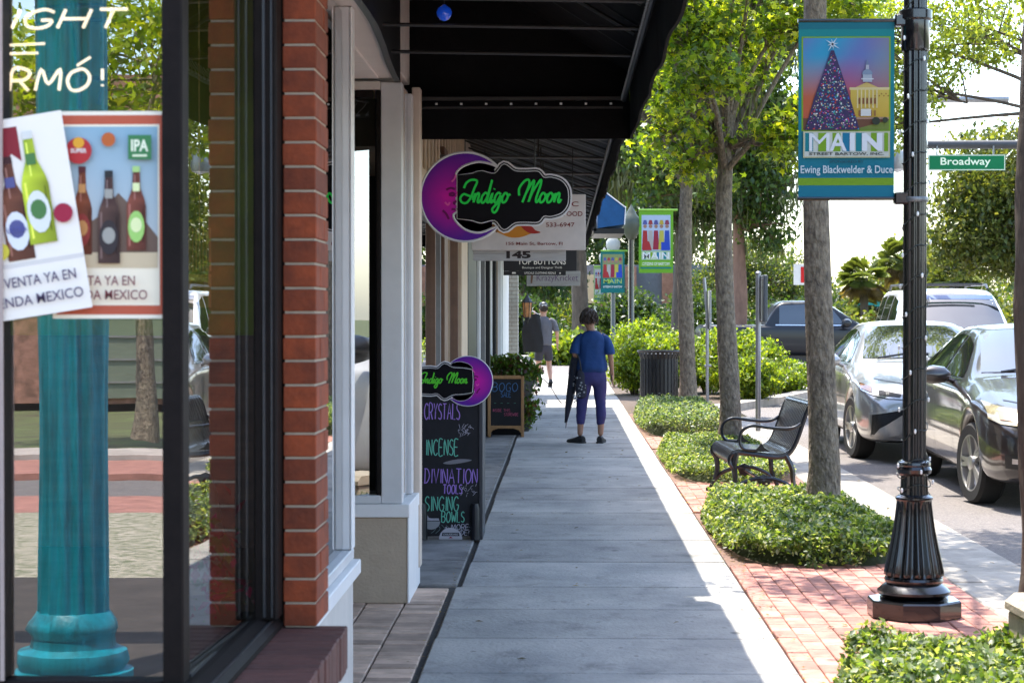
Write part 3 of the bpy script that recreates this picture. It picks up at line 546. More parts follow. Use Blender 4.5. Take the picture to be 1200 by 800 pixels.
for a, b, k, zb in bays:
    if k in ('p', 'g'):
        C('kick_panel', TAN if k == 'p' else GREY, -1.12, -1.0, a, b, 0, zb); C('pane', PANED, -1.03, -1.024, a + .03, b - .03, zb, 2.75, ch=0); C('mullion', BROWN if k == 'p' else GREY, -1.05, -.985, b - .05, b - .002, zb, 2.8); C('transom', GREY, -1.045, -.99, a, b - .05, 2.2, 2.26)
    else: C('pilaster', k, -1.1, -.955, a, b - .004, 0, 2.85)
yy = 22.95; cols = [WHITE, GREY, BLK, BEIGE, WHITE, BLK, GREY, BROWN, WHITE]; k = 0
while yy < 30.2:
    C('mullion', cols[k % 9], -1.1, -.96 + .03 * (k % 3), yy, yy + .16, 0, 2.85); C('kick_panel', GREY, -1.1, -1.01, yy + .165, yy + .74, 0, .4); C('pane', PANED, -1.03, -1.024, yy + .165, yy + .74, .4, 2.8, ch=0); yy += .745; k += 1
C('pier', WHITE, -1.1, -.93, 30.7, 34.0, 0, 2.85)
m = MB(); m.box(-1.095, -.795, 34.51, 35.09, 0, 3.6); m.build('pier_core', MORT, rs_, K(rs_))
m = MB()
for i in range(52):
    z = .005 + i * .068
    for j in range(3 if i % 2 else 2):
        x0 = -1.10 + (j * .1533 if i % 2 else (0, .077)[j] if j < 1 else .0); 
        xs = (-1.10, -1.0, -.79) if i % 2 == 0 else (-1.10, -.89, -.79)
        if j < 2: m.box(xs[j] + .005, xs[j + 1] - .005, 34.5, 34.7, z, z + .058); m.box(-.80, -.788, 34.5 + .3 * j, 34.79 + .3 * j, z, z + .058)
m.build('painted_brick', M('painted_brick', (.60, .55, .46), .8, 0, .18, 12, .4, rnd=.05, world=True), rs_, K(rs_), kind='stuff')
C('end_wall', M('upper_stucco', (.38, .30, .24)), -4, -1.1, 34.65, 38.4, 0, 4.5, ch=0)
C('roof', DARKW, -14, -.98, 11.25, 38.6, 4.5, 4.7, ch=0); C('side_mass', DARKW, -14, -4.05, 5, 38.4, 0, 4.45, ch=0)

# ---------- awnings
AWN = M('black_awning_cloth', (.0045, .0045, .005), .9, 0, .6, 2.5, .5, 7, bdist=.02, spec=.2, stain=(1.8, .55, 1.9)); PIPE = M('galvanised_pipe', (.13, .12, .11), .4, .5, .2, 14, .05); LACE = M('white_lacing', (.5, .5, .5), .8)
DPIPE = M('dark_pipe', (.035, .033, .03), .45, .3, .2, 14, .05)
a1 = empty('awning', (-.2, 8, 2.5), 0, 'large black cloth awning nearest the camera with laced front bar', 'awning')
def A(nm, mat, mb, e=a1, **k): return mb.build(nm, mat, e, K(e), **k)
y0a, y1a = 4.9, 11.3
m = MB(); m.add([(-.98, y0a, 3.72), (-.98, y1a, 3.72), (.375, y1a, 2.86), (.375, y0a, 2.86), (-.98, y0a, 3.735), (-.98, y1a, 3.735), (.38, y1a, 2.875), (.38, y0a, 2.875)], [(0, 1, 2, 3), (4, 7, 6, 5), (0, 4, 5, 1), (3, 2, 6, 7), (1, 5, 6, 2), (0, 3, 7, 4)]); A('canopy', AWN, m)
m = MB(); n = 60; vs = []; 
for i in range(n + 1):
    y = y0a + (y1a - y0a) * i / n; w_ = .003 * math.sin(y * 5); zb = 2.485 + .012 * (1 - abs(math.sin((y - y0a) * math.pi / 1.1)))
    vs += [(.375 + w_, y, 2.875), (.378 + w_ * 2, y, zb), (.388 + w_, y, 2.875), (.391 + w_ * 2, y, zb)]
fs = []
for i in range(n): b = 4 * i; fs += [(b, b + 1, b + 5, b + 4), (b + 2, b + 6, b + 7, b + 3), (b + 1, b + 3, b + 7, b + 5), (b, b + 4, b + 6, b + 2)]
m.add(vs, fs); A('valance', AWN, m)
m = MB(); m.box(-.90, .385, 11.285, 11.297, 2.49, 2.70); m.prism([(-.98, 2.70), (.375, 2.70), (.375, 2.87), (-.98, 3.72)], 11.286, 11.298); A('end_flap', AWN, m)
m = MB(); m.box(-.90, .335, 11.20, 11.24, 2.70, 2.72); m.box(-.90, .335, 11.20, 11.24, 2.655, 2.665); A('end_frame', DPIPE, m)
for k in range(8): MB().box(-.72 + k * .14, -.706 + k * .14, 11.19, 11.20, 2.674, 2.686, .002).build('rivet', M('bright_rivet', (.75, .75, .72), .4, .3), a1, K(a1))
MB().tube([(.34, y0a, 2.70), (.34, 11.2, 2.70)], .014, 8).build('front_bar', DPIPE, a1, K(a1), smooth=True)
m = MB(); y = y0a
while y < 11.15: m.tube([(.328, y, 2.70), (.325, y + .02, 2.715), (.352, y + .04, 2.75), (.37, y + .05, 2.78)], .0035, 4); m.box(.322, .327, y, y + .035, 2.695, 2.705); y += .075
m.build('lacing', LACE, a1, K(a1), kind='stuff')
for y in (6.0, 7.1, 7.9, 8.65, 9.55): MB().tube([(-.92, y, 2.76), (.34, y, 2.735)], .0085, 8).build('cross_rod', DPIPE, a1, K(a1), smooth=True); MB().tube([(-.95, y, 3.6), (.34, y, 2.84)], .012, 6).build('rafter', M('black_pipe', (.03, .03, .03), .5, .3), a1, K(a1), smooth=True)
m = MB(); m.tube([(-.90, 5, 2.80), (-.90, 11.2, 2.80)], .014, 6); m.tube([(-.93, 5, 3.1), (-.93, 11.2, 3.1)], .012, 6)
for k in range(9): m.tube([(-.90, 5 + k * .7, 2.8), (-.93, 5.35 + k * .7, 3.1), (-.90, 5.7 + k * .7, 2.8)], .007, 5)
m.build('wall_truss', DPIPE, a1, K(a1))
a2 = empty('awning', (-.2, 22, 2.5), 0, 'long dark corrugated metal canopy over the pavement beyond the cloth awning', 'awning')
ya, yb = 11.58, 33.0; CORR = M('dark_corrugated', (.02, .018, .017), .5, .3, .25, 8, .1)
m = MB(); ridge = []; N_ = 180; vs = []; fs = []
for i in range(N_ + 1):
    y = ya + (yb - ya) * i / N_; dz = (0, .03, .03, 0)[i % 4]
    vs += [(-1.0, y, 3.30 + dz), (.35, y, 2.80 + dz), (-1.0, y, 3.315 + dz), (.35, y, 2.815 + dz)]
for i in range(N_): b = 4 * i; fs += [(b, b + 1, b + 5, b + 4), (b + 2, b + 6, b + 7, b + 3)]
m.add(vs, fs); m.build('corrugated_roof', CORR, a2, K(a2), recalc=False)
m = MB(); n = 120; vs = []; fs = []
for i in range(n + 1):
    y = ya + (yb - ya) * i / n; zb = 2.545 + .025 * math.sin(y * 2.1) + .012 * math.sin(y * 11); vs += [(.352, y, 2.86), (.356, y, zb), (.366, y, 2.86), (.369, y, zb)]
for i in range(n): b = 4 * i; fs += [(b, b + 1, b + 5, b + 4), (b + 2, b + 6, b + 7, b + 3), (b + 1, b + 3, b + 7, b + 5)]
m.add(vs, fs); m.build('valance', AWN, a2, K(a2)); MB().prism([(-1.0, 2.95), (.35, 2.6), (.35, 2.86), (-1.0, 3.33)], yb, yb + .02).build('end_panel', AWN, a2, K(a2))
for y in [12.3, 14.1, 15.9, 17.7, 19.6, 21.5, 23.4, 25.3, 27.2, 29.1, 31]: MB().tube([(-1.0, y, 2.76), (.34, y, 2.74)], .012, 8).build('cross_rod', PIPE, a2, K(a2), smooth=True); MB().tube([(-.2, y, 2.75), (-.2, y, 3.0)], .006, 6).build('hanger', DPIPE, a2, K(a2))
MB().box(-.99, .26, 11.31, 11.60, 2.93, 2.94).build('sun_block_flap', AWN, a2, K(a2)); MB().tube([(.335, ya, 2.72), (.335, yb, 2.72)], .016, 8).build('front_bar', PIPE, a2, K(a2), smooth=True)  # added flap over the awning gap, blocks all but a notch of sun
for i in range(24): y = ya + .4 + i * .9; MB().tube([(-1.0, y, 3.25), (.34, y, 2.78)], .009, 6).build('rafter', DPIPE, a2, K(a2))
# small blue awning beyond
BLUE = M('blue_canvas', (.012, .09, .24), .8, 0, .2, 6, .2)
a3 = empty('awning', (.85, 36.5, 3), 0, 'small blue canvas awning with white piping beyond the dark canopy', 'awning')
m = MB(); m.prism([(.62, 3.05), (1.10, 3.12), (1.12, 3.42), (.72, 3.72), (.62, 3.72)], 36.0, 38.2); m.build('canvas', BLUE, a3, K(a3))
m = MB(); m.tube([(.72, 35.985, 3.73), (1.125, 35.985, 3.42), (1.105, 35.985, 3.11)], .012, 6); m.tube([(1.125, 36, 3.43), (1.125, 38.2, 3.43)], .012, 6); m.build('piping', WHITE, a3, K(a3)); m = MB()
m.box(.55, 1.10, 36.0, 38.2, 2.95, 3.045); m.box(-3.9, .6, 36.0, 38.2, 3.0, 3.2); m.build('bracket', BLK, a3, K(a3))
for y in (5.9, 6.9, 7.75, 8.6, 9.5, 10.4): MB().add([(-.98, y, 3.716), (.375, y, 2.853), (.375, y + .03, 2.853), (-.98, y + .03, 3.716)], [(0, 1, 2, 3)]).build('seam', M('awning_seam', (.010, .010, .011), .8), a1, K(a1))
# blue glass ornament
gb = empty('glass_ball', (-.515, 8.62, 2.80), 0, 'blue glass ball hanging from the rod of the black awning', 'ornament')
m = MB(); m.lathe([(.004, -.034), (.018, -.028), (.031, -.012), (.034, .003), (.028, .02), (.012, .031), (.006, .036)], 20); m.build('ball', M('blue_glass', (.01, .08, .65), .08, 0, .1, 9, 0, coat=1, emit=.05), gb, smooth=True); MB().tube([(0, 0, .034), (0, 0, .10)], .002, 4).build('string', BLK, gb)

# ================================================================ hanging signs
def ring_poly(cx, cz, r, a0, a1, n=20, sx=1): return [(cx + r * sx * math.cos(R(a0 + (a1 - a0) * k / n)), cz + r * math.sin(R(a0 + (a1 - a0) * k / n))) for k in range(n + 1)]
def moon_sign(e, s, flip=1, yoff=0.):
    """crescent moon with a face in profile and a black plaque; s metres per moon radius; moon centre at the origin"""
    f = lambda pts: [(p[0] * s * flip, p[1] * s) for p in pts]
    outer = ring_poly(0, 0, 1, 42, 318, 44)
    face = cat([(.70, -.66), (.35, -.80), (.02, -.74), (-.2, -.55), (-.26, -.40), (-.16, -.33), (-.20, -.27), (-.13, -.22), (-.19, -.16), (-.13, -.10), (-.20, -.03), (-.03, .02), (-.10, .14), (-.17, .24), (-.14, .36), (-.20, .52), (-.05, .68), (.25, .78), (.50, .76), (.72, .68)], 3)
    cres = outer + [p for p in face][1:-1]
    cres_ = f(cres)
    big = f([(p[0] * 1.045, p[1] * 1.045) if math.hypot(*p) > .97 else (p[0] + .05, p[1]) for p in cres])
    WHT = M('sign_white', (.70, .68, .66), .5, 0, .08, 9, .05)
    MB().prism(cres_, -.006, .016).build('moon_back', WHT, e, (0, yoff, 0)); MB().tube([(x, -.003, z) for x, z in cres_ + cres_[:1]], .030 * s, 6, False).build('moon_rim', WHT, e, (0, yoff, 0), smooth=True)

    P = Print()
    # shaded purple disc: fan of strips with vertex colours
    mb = P.mb; n0 = 0; C0 = np.array((.80, .005, .38)); C1 = np.array((.10, .01, .28))
    def colr(x, z):
        t = min(1, math.hypot(x + .32, z + .05) / .78); return tuple(C0 * (1 - t) + C1 * t)
    from mathutils.geometry import tessellate_polygon
    sub = [(x, z) for x, z in cres]
    bm = bmesh.new(); vv = [bm.verts.new((x, 0, z)) for x, z in sub]; bm.faces.new(vv); bmesh.ops.triangulate(bm, faces=bm.faces[:]); bmesh.ops.subdivide_edges(bm, edges=bm.edges[:], cuts=3, use_grid_fill=True)
    bm.verts.ensure_lookup_table(); bmesh.ops.triangulate(bm, faces=bm.faces[:])
    base = len(mb.v); mb.v += [(v.co.x * s * flip, -.0072, v.co.z * s) for v in bm.verts]; mb.c += [(*colr(v.co.x, v.co.z), 1) for v in bm.verts]
    for t in bm.faces:
        ids = [v.index + base for v in t.verts]; a, b, c = [mb.v[i] for i in ids]
        if (b[0] - a[0]) * (c[2] - a[2]) - (b[2] - a[2]) * (c[0] - a[0]) < 0: ids.reverse()
        mb.f.append(tuple(ids)); mb.m.append(0)
    bm.free(); dk = (.16, .0, .10); lt = (.80, .10, .42); P.k = 24
    for q in ([(-.42, .16), (-.32, .20), (-.22, .17)], [(-.36, .06), (-.28, .09), (-.22, .05)], [(-.36, .05), (-.28, .03), (-.22, .05)], [(-.30, -.27), (-.24, -.28), (-.17, -.27)], [(-.19, -.10), (-.25, -.13), (-.22, -.17)], [(-.5, -.3), (-.42, -.38), (-.36, -.5)]): P.ribbon(f(cat(q, 4)), .05 * s, dk)
    for q in ([(-.17, .12), (-.15, .02), (-.09, -.06)], [(-.45, -.12), (-.38, -.18), (-.34, -.12)], [(-.3, .34), (-.24, .4), (-.2, .5)]): P.ribbon(f(cat(q, 4)), .04 * s, lt)
    P.build('print', e, (0, yoff, 0)); return f
def plaque(e, pts, txt, box, green=(.02, .75, .08), yoff=0., tw=.011, rim=1.0):
    cx = sum(p[0] for p in pts) / len(pts); cz = sum(p[1] for p in pts) / len(pts)
    def off(d):
        out = []; n = len(pts)
        for i in range(n):
            a, b = pts[i - 1], pts[(i + 1) % n]; dx, dz = b[0] - a[0], b[1] - a[1]; L = math.hypot(dx, dz) or 1; out.append((pts[i][0] + dz / L * d, pts[i][1] - dx / L * d))
        return out
    ar = sum(pts[i - 1][0] * pts[i][1] - pts[i][0] * pts[i - 1][1] for i in range(len(pts))); sg = 1 if ar > 0 else -1
    MB().prism(off(.024 * rim * sg), .0, .022).build('rim', M('sign_white', (.70, .68, .66)), e, (0, yoff, 0)); MB().prism(off(.014 * rim * sg), -.003, .018).build('dark_band', BLK, e, (0, yoff, 0))
    MB().prism(off(.005 * rim * sg), -.005, .018).build('inner_rim', M('sign_white', (.70, .68, .66)), e, (0, yoff, 0)); MB().prism(pts, -.008, .015).build('panel', M('sign_black', (.006, .0055, .007), .7, 0, .2, 9, .05, spec=.15), e, (0, yoff, 0))
    P = Print(); P.k = 24
    for q in cursive(txt, *box): P.ribbon(q, tw, green, layer=26)
    P.build('print', e, (0, yoff, 0))
def rods(e, xs, ztop, y=0.01, r=.004):
    for x, zb in xs: MB().tube([(x, y, zb), (x, y, ztop)], r, 6).build('hanging_rod', DPIPE, e)
def mirror_closed(top): return top + [(x, -z) for x, z in reversed(top)]
s1 = empty('hanging_sign', (-.592, 12.0, 2.205), 0, 'hanging sign with purple crescent moon face and green Indigo Moon script on black', 'sign')
moon_sign(s1, .268)
top = cat([(.045, .14), (.10, .155), (.18, .14), (.235, .195), (.30, .155), (.37, .15), (.44, .15), (.475, .115), (.52, .115), (.58, .095), (.615, .05), (.622, 0)], 4)
plaque(s1, [(-.045, .13)] + top + [(x, -z) for x, z in reversed(top[:-1])] + [(-.045, -.13)], 'Indigo Moon', (-.03, -.095, .585, .105), yoff=-.004, tw=.0135)
rods(s1, [(.0, .27), (.42, .15)], .54)
s2 = empty('hanging_sign', (-.26, 15.0, 2.19), 0, 'white restaurant sign reading CUBAN FOOD with phone number and orange pot picture', 'sign')
MB().box(-.428, .428, -.012, .012, -.21, .21, .003).build('panel', M('sign_offwhite', (.66, .56, .50), .6, 0, .1, 6, .05), s2); P = Print(); P.k = 38
RD = (.22, .035, .03); P.text('DOMESTIC', -.02, .118, .375, .155, RD, .015); P.text('CUBAN FOOD', .07, .045, .405, .082, RD, .012); P.text('533-6947', .13, -.035, .345, -.002, RD, .012); P.text('155 Main St, Bartow, Fl', -.17, -.175, .255, -.148, RD, .012)
P.poly(cat([(-.28, -.04), (-.1, -.02), (.0, -.03), (.05, -.06), (.09, -.075), (.02, -.085), (-.05, -.11), (-.13, -.115), (-.2, -.09)], 3, True), (.62, .22, .02)); P.poly(cat([(-.06, -.02), (.02, -.03), (.05, -.06), (.09, -.078), (.02, -.085), (-.03, -.06)], 3, True), (.40, .03, .02)); P.poly([(-.30, -.02), (-.24, -.08), (-.22, -.05), (-.26, .0)], (.25, .1, .03)); P.build('print', s2)
rods(s2, [(-.33, .21), (.33, .21)], .55)
s3 = empty('hanging_sign', (-.33, 15.06, 1.95), 0, 'narrow grey plank sign with house number 145 below the restaurant sign', 'sign')
MB().box(-.35, .35, -.012, .012, -.048, .036, .002).build('plank', M('grey_plank', (.45, .42, .40), .7, 0, .12, 6, .1, stretch=(1, 1, 8)), s3); P = Print(); P.k = 38; P.text('145', -.10, -.030, .085, .026, (.03, .02, .02), .05); P.rect(-.35, .004, -.115, .007, (.25, .23, .22)); P.rect(.10, .008, .30, .011, (.25, .23, .22)); P.build('number', s3); rods(s3, [(-.30, .036), (.30, .036)], .30)
s4 = empty('hanging_sign', (-.22, 19.0, 2.01), 0, 'black hanging sign with pale TOP BUTTONS lettering', 'sign')
MB().box(-.35, .35, -.012, .012, -.10, .14, .002).build('panel', BLK, s4); MB().box(-.35, .245, -.010, .010, -.14, -.101, .001).build('lower_panel', BLK, s4); P = Print(); P.k = 38; CR = (.85, .78, .66)
P.text('TOP BUTTONS', -.215, -.038, .245, .018, CR, .012); P.text('Boutique and Designer Thrift', -.17, -.083, .21, -.056, CR); P.text('UPSCALE CLOTHING RESALE', -.15, -.128, .15, -.108, CR, .01); P.poly([(-.265, -.11), (-.235, -.11), (-.23, -.125), (-.27, -.125)], CR); P.dot(.19, -.12, .008, CR); P.build('print', s4); rods(s4, [(-.3, .14), (.3, .14)], .73)
s5 = empty('hanging_sign', (-.108, 22.0, 1.89), 0, 'grey wooden hanging sign with Krazy Kricket lettering, lowest and farthest of the signs', 'sign')
MB().box(-.297, .297, -.012, .012, -.08, .085, .003).build('panel', M('weathered_plank', (.42, .38, .34), .8, 0, .2, 5, .2, stretch=(1, 1, 8)), s5); P = Print(); P.k = 38
P.text('KrazyKricket', -.185, -.045, .27, .045, (.16, .09, .16), -.005, .0); P.poly([(-.25, .05), (-.22, .06), (-.235, -.05), (-.25, -.05)], (.20, .10, .06)); P.build('print', s5); rods(s5, [(-.27, .085), (.27, .085)], .85)

# ================================================================ chalkboards
CB = M('chalkboard_black', (.009, .0085, .010), .75, 0, .5, 7, .1, stain=(5, .6, 1.9)); WOODF = M('pine_frame', (.42, .22, .085), .6, 0, .25, 4, .1, stretch=(6, 6, 1))
cb = empty('chalkboard_stand', (-.75, 13.26, 0), 0, 'tall black chalkboard stand listing crystals, incense and singing bowls, topped by a crescent moon sign', 'sign')
m = MB(); m.box(-.215, .212, -.012, .012, .02, 1.02, .004); m.build('board', CB, cb); MB().box(.190, .214, -.02, .40, .0, 1.0, .003).build('side_panel', M('board_side', (.05, .048, .05), .7), cb)
for x in (-.185, .165): MB().lathe([(.035, 0), (.03, .05), (.03, .20), (.022, .24)], 12, (x, -.03)).build('foot', BLK, cb, smooth=True)
VI, MI, TQ, WH = (.38, .22, .62), (.16, .55, .38), (.2, .5, .55), (.45, .42, .48); P = Print(); P.k = 38; rr_ = random.Random(5)
def chalk(t, x0, z0, x1, z1, c, w=.0065):
    for q in strokes(t, x0, z0, x1, z1, .06, .015, rr_): P.ribbon(cat(q, 3) if len(q) > 3 else q, w, c, layer=40)
chalk('CRYSTALS', -.175, .80, .06, .905, VI); chalk('INCENSE', -.165, .56, .05, .665, MI); chalk('DIVINATION', -.175, .375, .175, .47, VI); chalk('TOOLS', -.05, .305, .075, .365, VI); chalk('SINGING', -.172, .19, .05, .285, MI); chalk('BOWLS', -.06, .115, .09, .185, MI); chalk('+ MORE', -.04, .065, .12, .10, WH, .0045); chalk('INSIDE!', .0, .03, .12, .06, WH, .004)
for i in range(26):                       # chalk doodles: crystals, feather, bowl
    a = rr_.uniform(0, 6.28); r = rr_.uniform(.01, .05); x, z = .10 + r * math.cos(a), .735 + r * math.sin(a) * .8; P.ribbon([(x, z), (x + rr_.uniform(-.03, .03), z + rr_.uniform(-.03, .03))], .0025, WH, layer=39)
for i in range(20): x, z = rr_.uniform(.07, .17), rr_.uniform(.30, .36); P.ribbon([(x, z), (x + rr_.uniform(-.02, .02), z + rr_.uniform(-.025, .025))], .0025, WH, layer=39)
P.poly(cat([(-.05, .51), (.05, .535), (.14, .53), (.10, .515), (.0, .50)], 3, True), (.22, .21, .22), 39)
P.poly(ring_poly(-.13, .12, .055, 180, 360, 12, 1.1), (.30, .30, .30), 39); P.poly([(-.185, .125), (-.075, .125), (-.08, .14), (-.18, .14)], (.42, .40, .42), 40); P.ribbon([(-.18, .19), (-.15, .14), (-.12, .13)], .012, WH, 41)
for i in range(12): P.ribbon(cat([(-.12 + .03 * i, .10 - .002 * i), (-.10 + .03 * i, .07), (-.13 + .03 * i, .04)], 3), .002, (.2, .3, .3), layer=38)
P.k = 41; P.poly(ring_poly(.0, -.0, .078, 0, 180, 20) , (.50, .48, .50), 41); P.poly([(-.06, .022), (.06, .022), (.055, .045), (-.055, .045)], (.03, .03, .04), 42); P.text('CHALKBOARD', -.05, .027, .05, .04, (.6, .6, .6), .01); P.poly([(-.015, .008), (.015, .008), (0, .02)], (.3, .02, .05), 44)
P.build('chalk_drawing', cb)
ts = empty('crescent_topper', (.115, -.02, 1.055)); ts.parent = cb
def topper():
    moon_sign(ts, .165, -1, 0)
    tp = cat([(-.36, .02), (-.36, .05), (-.32, .078), (-.25, .085), (-.20, .082), (-.155, .115), (-.10, .09), (-.03, .085), (.03, .075)], 3)
    plaque(ts, tp + [(.035, 0)] + [(x, -z) for x, z in reversed(tp[1:])], 'Indigo Moon', (-.325, -.045, .0, .058), (.10, .62, .03), -.006, .0085, .8)
topper()
c2 = empty('chalkboard_stand', (-.70, 24.3, 0), 0, 'small chalkboard easel in a pine frame reading BOGO Sale', 'sign')
MB().box(-.19, .19, -.012, .002, .13, .71).build('board', CB, c2); m = MB(); m.box(-.222, -.185, -.02, .01, 0, .745, .004); m.box(.185, .222, -.02, .01, 0, .745, .004); m.box(-.184, .184, -.02, .01, .71, .752, .004); m.box(-.184, .184, -.02, .01, .105, .14, .004); m.prism([(-.184, .104), (-.184, .05), (-.16, .085), (-.1, .104)], -.018, .008); m.prism([(.184, .104), (.1, .104), (.16, .085), (.184, .05)], -.018, .008); m.build('frame', WOODF, c2)
m = MB(); m.box(-.21, -.18, .0, .35, 0, .03); m.box(.18, .21, 0, .35, 0, .03); m.add([(-.2, .01, .74), (.2, .01, .74), (.2, .38, 0), (-.2, .38, 0), (-.2, .03, .74), (.2, .03, .74), (.2, .40, 0), (-.2, .40, 0)], [(0, 1, 2, 3), (4, 7, 6, 5), (0, 3, 7, 4), (1, 5, 6, 2), (0, 4, 5, 1), (3, 2, 6, 7)]); m.build('back_leaf', CB, c2)
P = Print(); P.k = 38; chalk('BOGO', -.16, .56, .14, .66, (.06, .17, .36), .008); chalk('SALE', -.06, .49, .06, .55, (.06, .17, .36), .006); chalk('- - - -', -.15, .40, .12, .43, (.08, .3, .22), .004); chalk('INSIDE THIS', -.16, .31, .05, .345, (.45, .08, .16), .004); chalk('STOREWIDE', -.02, .26, .15, .295, (.45, .08, .16), .004); P.build('chalk_drawing', c2)

ln_s = .62
# wall lantern
ln = empty('wall_lantern', (-.62, 34.3, 1.52), 0, 'black wall lantern with warm glass on the painted brick pier', 'lamp')
m = MB(); m.lathe([(.05, -.16), (.10, -.13), (.10, -.11), (.13, .28), (.15, .30), (.06, .42), (.02, .50)], 6); m.build('cage', M('warm_lantern_glass', (.24, .11, .04), .3, 0, .6, 9, .1, emit=.12), ln); m = MB()
for k in range(6): a = k * math.pi / 3; m.tube([(.103 * math.cos(a), .103 * math.sin(a), -.13), (.135 * math.cos(a), .135 * math.sin(a), .29)], .012, 5)
m.lathe([(.155, .285), (.16, .30), (.065, .43), (.02, .50), (.015, .56)], 6); m.lathe([(.02, -.30), (.06, -.17), (.11, -.135), (.11, -.115)], 6); m.tube([(0, 0, -.28), (-.1, .1, -.36), (-.14, .2, -.1)], .018, 6); m.build('frame', BLK, ln); ln.scale = (ln_s,) * 3
# ================================================================ street furniture
IRON = M('black_gloss_iron', (.006, .006, .007), .22, 0, .3, 10, .12, 50, coat=.5, bdist=.002); BULB = M('clear_bulb', (.85, .85, .8), .15, 0, .05, 5, 0, coat=1)
lamp = empty('lamp_post', (1.745, 9.94, 0), 0, 'nearest black fluted lamp post wrapped in fairy lights, carrying the Christmas tree banner', 'lamp post', 'lamp posts along the street')
m = MB(); m.lathe([(.232, 0), (.236, .006), (.236, .080), (.228, .088)], 8, rot=R(22.5)); m.build('base_block', IRON, lamp)
m = MB(); m.lathe([(.165, .086), (.168, .094), (.15, .098), (.165, .104), (.180, .118), (.180, .130), (.160, .150), (.138, .166), (.142, .172), (.146, .184), (.142, .196), (.13, .20)], 48); m.build('base_moulding', IRON, lamp, smooth=True, angle=35)
m = MB(); m.lathe([(.13, .198), (.148, .205), (.147, .225), (.138, .27), (.122, .34), (.106, .42), (.094, .50), (.087, .56), (.086, .58)], 112, flute=14, fd=.17, fr=(1, 7)); m.lathe([(.070, .60), (.068, .64), (.064, .72)], 84, flute=12, fd=.16); m.build('fluted_skirt', IRON, lamp, smooth=True, angle=60)
m = MB(); m.lathe([(.086, .575), (.092, .582), (.092, .592), (.078, .602), (.068, .606)], 40); m.build('ring', IRON, lamp, smooth=True, angle=35); m = MB(); m.lathe([(.066, .70), (.082, .712), (.086, .73), (.078, .745), (.082, .752), (.080, .765), (.064, .775)], 40); m.build('collar', IRON, lamp, smooth=True, angle=35)
m = MB(); m.lathe([(.058, .77), (.058, 3.9), (.055, 4.4)], 84, flute=12, fd=.14); m.build('shaft', IRON, lamp, smooth=True, angle=60)
m = MB(); m.lathe([(.064, 2.80), (.070, 2.81), (.070, 2.95), (.082, 2.96), (.082, 3.0), (.062, 3.01)], 32); m.build('band', IRON, lamp, smooth=True); MB().lathe([(.063, 2.055), (.066, 2.06), (.066, 2.075), (.063, 2.08)], 24).build('band', M('steel_band', (.2, .2, .2), .4, .6), lamp, smooth=True)
WIRE = M('light_string_wire', (.02, .03, .025), .5); hx = []; m = MB(); r_ = random.Random(9); bm_ = MB()
zz_ = .60
def rad(z): return .062 if z > .78 else .078
a = 0
while zz_ < 3.6:
    hx.append((rad(zz_) * 1.03 * math.cos(a), rad(zz_) * 1.03 * math.sin(a), zz_ + .012 * math.sin(3 * a))); a += .35; zz_ += .0085 if zz_ > .78 else .0035
m.tube(hx, .0025, 5); m.build('light_string', WIRE, lamp, smooth=True)
for i in range(4, len(hx), 7):
    x, y, z = hx[i]; L = math.hypot(x, y); bm_ = MB(); bm_.lathe([(.001, -.012), (.006, -.006), (.006, .008), (.002, .013)], 6, (x * (1 + .012 / L), y * (1 + .012 / L))); 
    for k in range(len(bm_.v)): bm_.v[k] = (bm_.v[k][0], bm_.v[k][1], bm_.v[k][2] + z)
    bm_.build('bulb', BULB, lamp)
TEALP, LIME = (.0, .24, .27), (.22, .42, .01)
def ban_parts(e, w, h, wave=.0):
    m = MB(); n = 24; vs = []; fs = []
    for i in range(n + 1):
        x = -w / 2 + w * i / n; vs += [(x, -.003 + wave * math.sin(i * .6), -h / 2), (x, -.003 + wave * math.sin(i * .6), h / 2), (x, .003 + wave * math.sin(i * .6), -h / 2), (x, .003 + wave * math.sin(i * .6), h / 2)]
    for i in range(n): b = 4 * i; fs += [(b, b + 4, b + 5, b + 1), (b + 2, b + 3, b + 7, b + 6), (b, b + 2, b + 6, b + 4), (b + 1, b + 5, b + 7, b + 3)]
    m.add(vs, fs); return m
bn = empty('banner', (1.403, 9.93, 2.51), 0, 'teal street banner with Christmas tree and courthouse picture, MAIN STREET BARTOW', 'banner')
BW, BH = .473, .875
ban_parts(bn, BW, BH, 0).build('cloth', M('banner_cloth', (0, .15, .17), .6, 0, .1, 5, .1), bn); P = Print(); P.k = 10
P.rect(-BW / 2, -BH / 2, BW / 2, BH / 2, TEALP, [(.0, .20, .30), (.0, .20, .30), (.0, .26, .25), (.0, .26, .25)]); P.rect(-BW / 2, .40, BW / 2, BH / 2, (.0, .17, .21)); P.rect(-BW / 2, -.372, BW / 2, -.335, LIME); P.rect(-.222, -.105, .218, .364, LIME)
# picture: evening sky as a smooth colour field, tree, courthouse
nx, nz = 22, 22; X0, X1, Z0, Z1 = -.214, .210, -.098, .357; b0 = len(P.mb.v); P.k += 1
def sky_c(u, v):
    a = np.array((.03, .35, .55)); b = np.array((.22, .10, .42)); c = np.array((.55, .05, .06)); d = np.array((.60, .20, .02)); t = .5 + .5 * math.sin(5 * u + 3 * v); s = .5 + .5 * math.sin(7 * u - 5 * v + 1)
    up = a * (1 - s * .6) + b * s * .6; lo = c * (1 - t * .5) + d * t * .5; k = min(1, max(0, (v - .35) / .45)); right = np.array((.35, .22, .22)); q = max(0, u - .7) * 2; return tuple((up * k + lo * (1 - k)) * (1 - q) + right * q)
for j in range(nz + 1):
    for i in range(nx + 1):
        P.mb.v.append((X0 + (X1 - X0) * i / nx, -P.k * .00035, Z0 + (Z1 - Z0) * j / nz)); P.mb.c.append((*sky_c(i / nx, j / nz), 1))
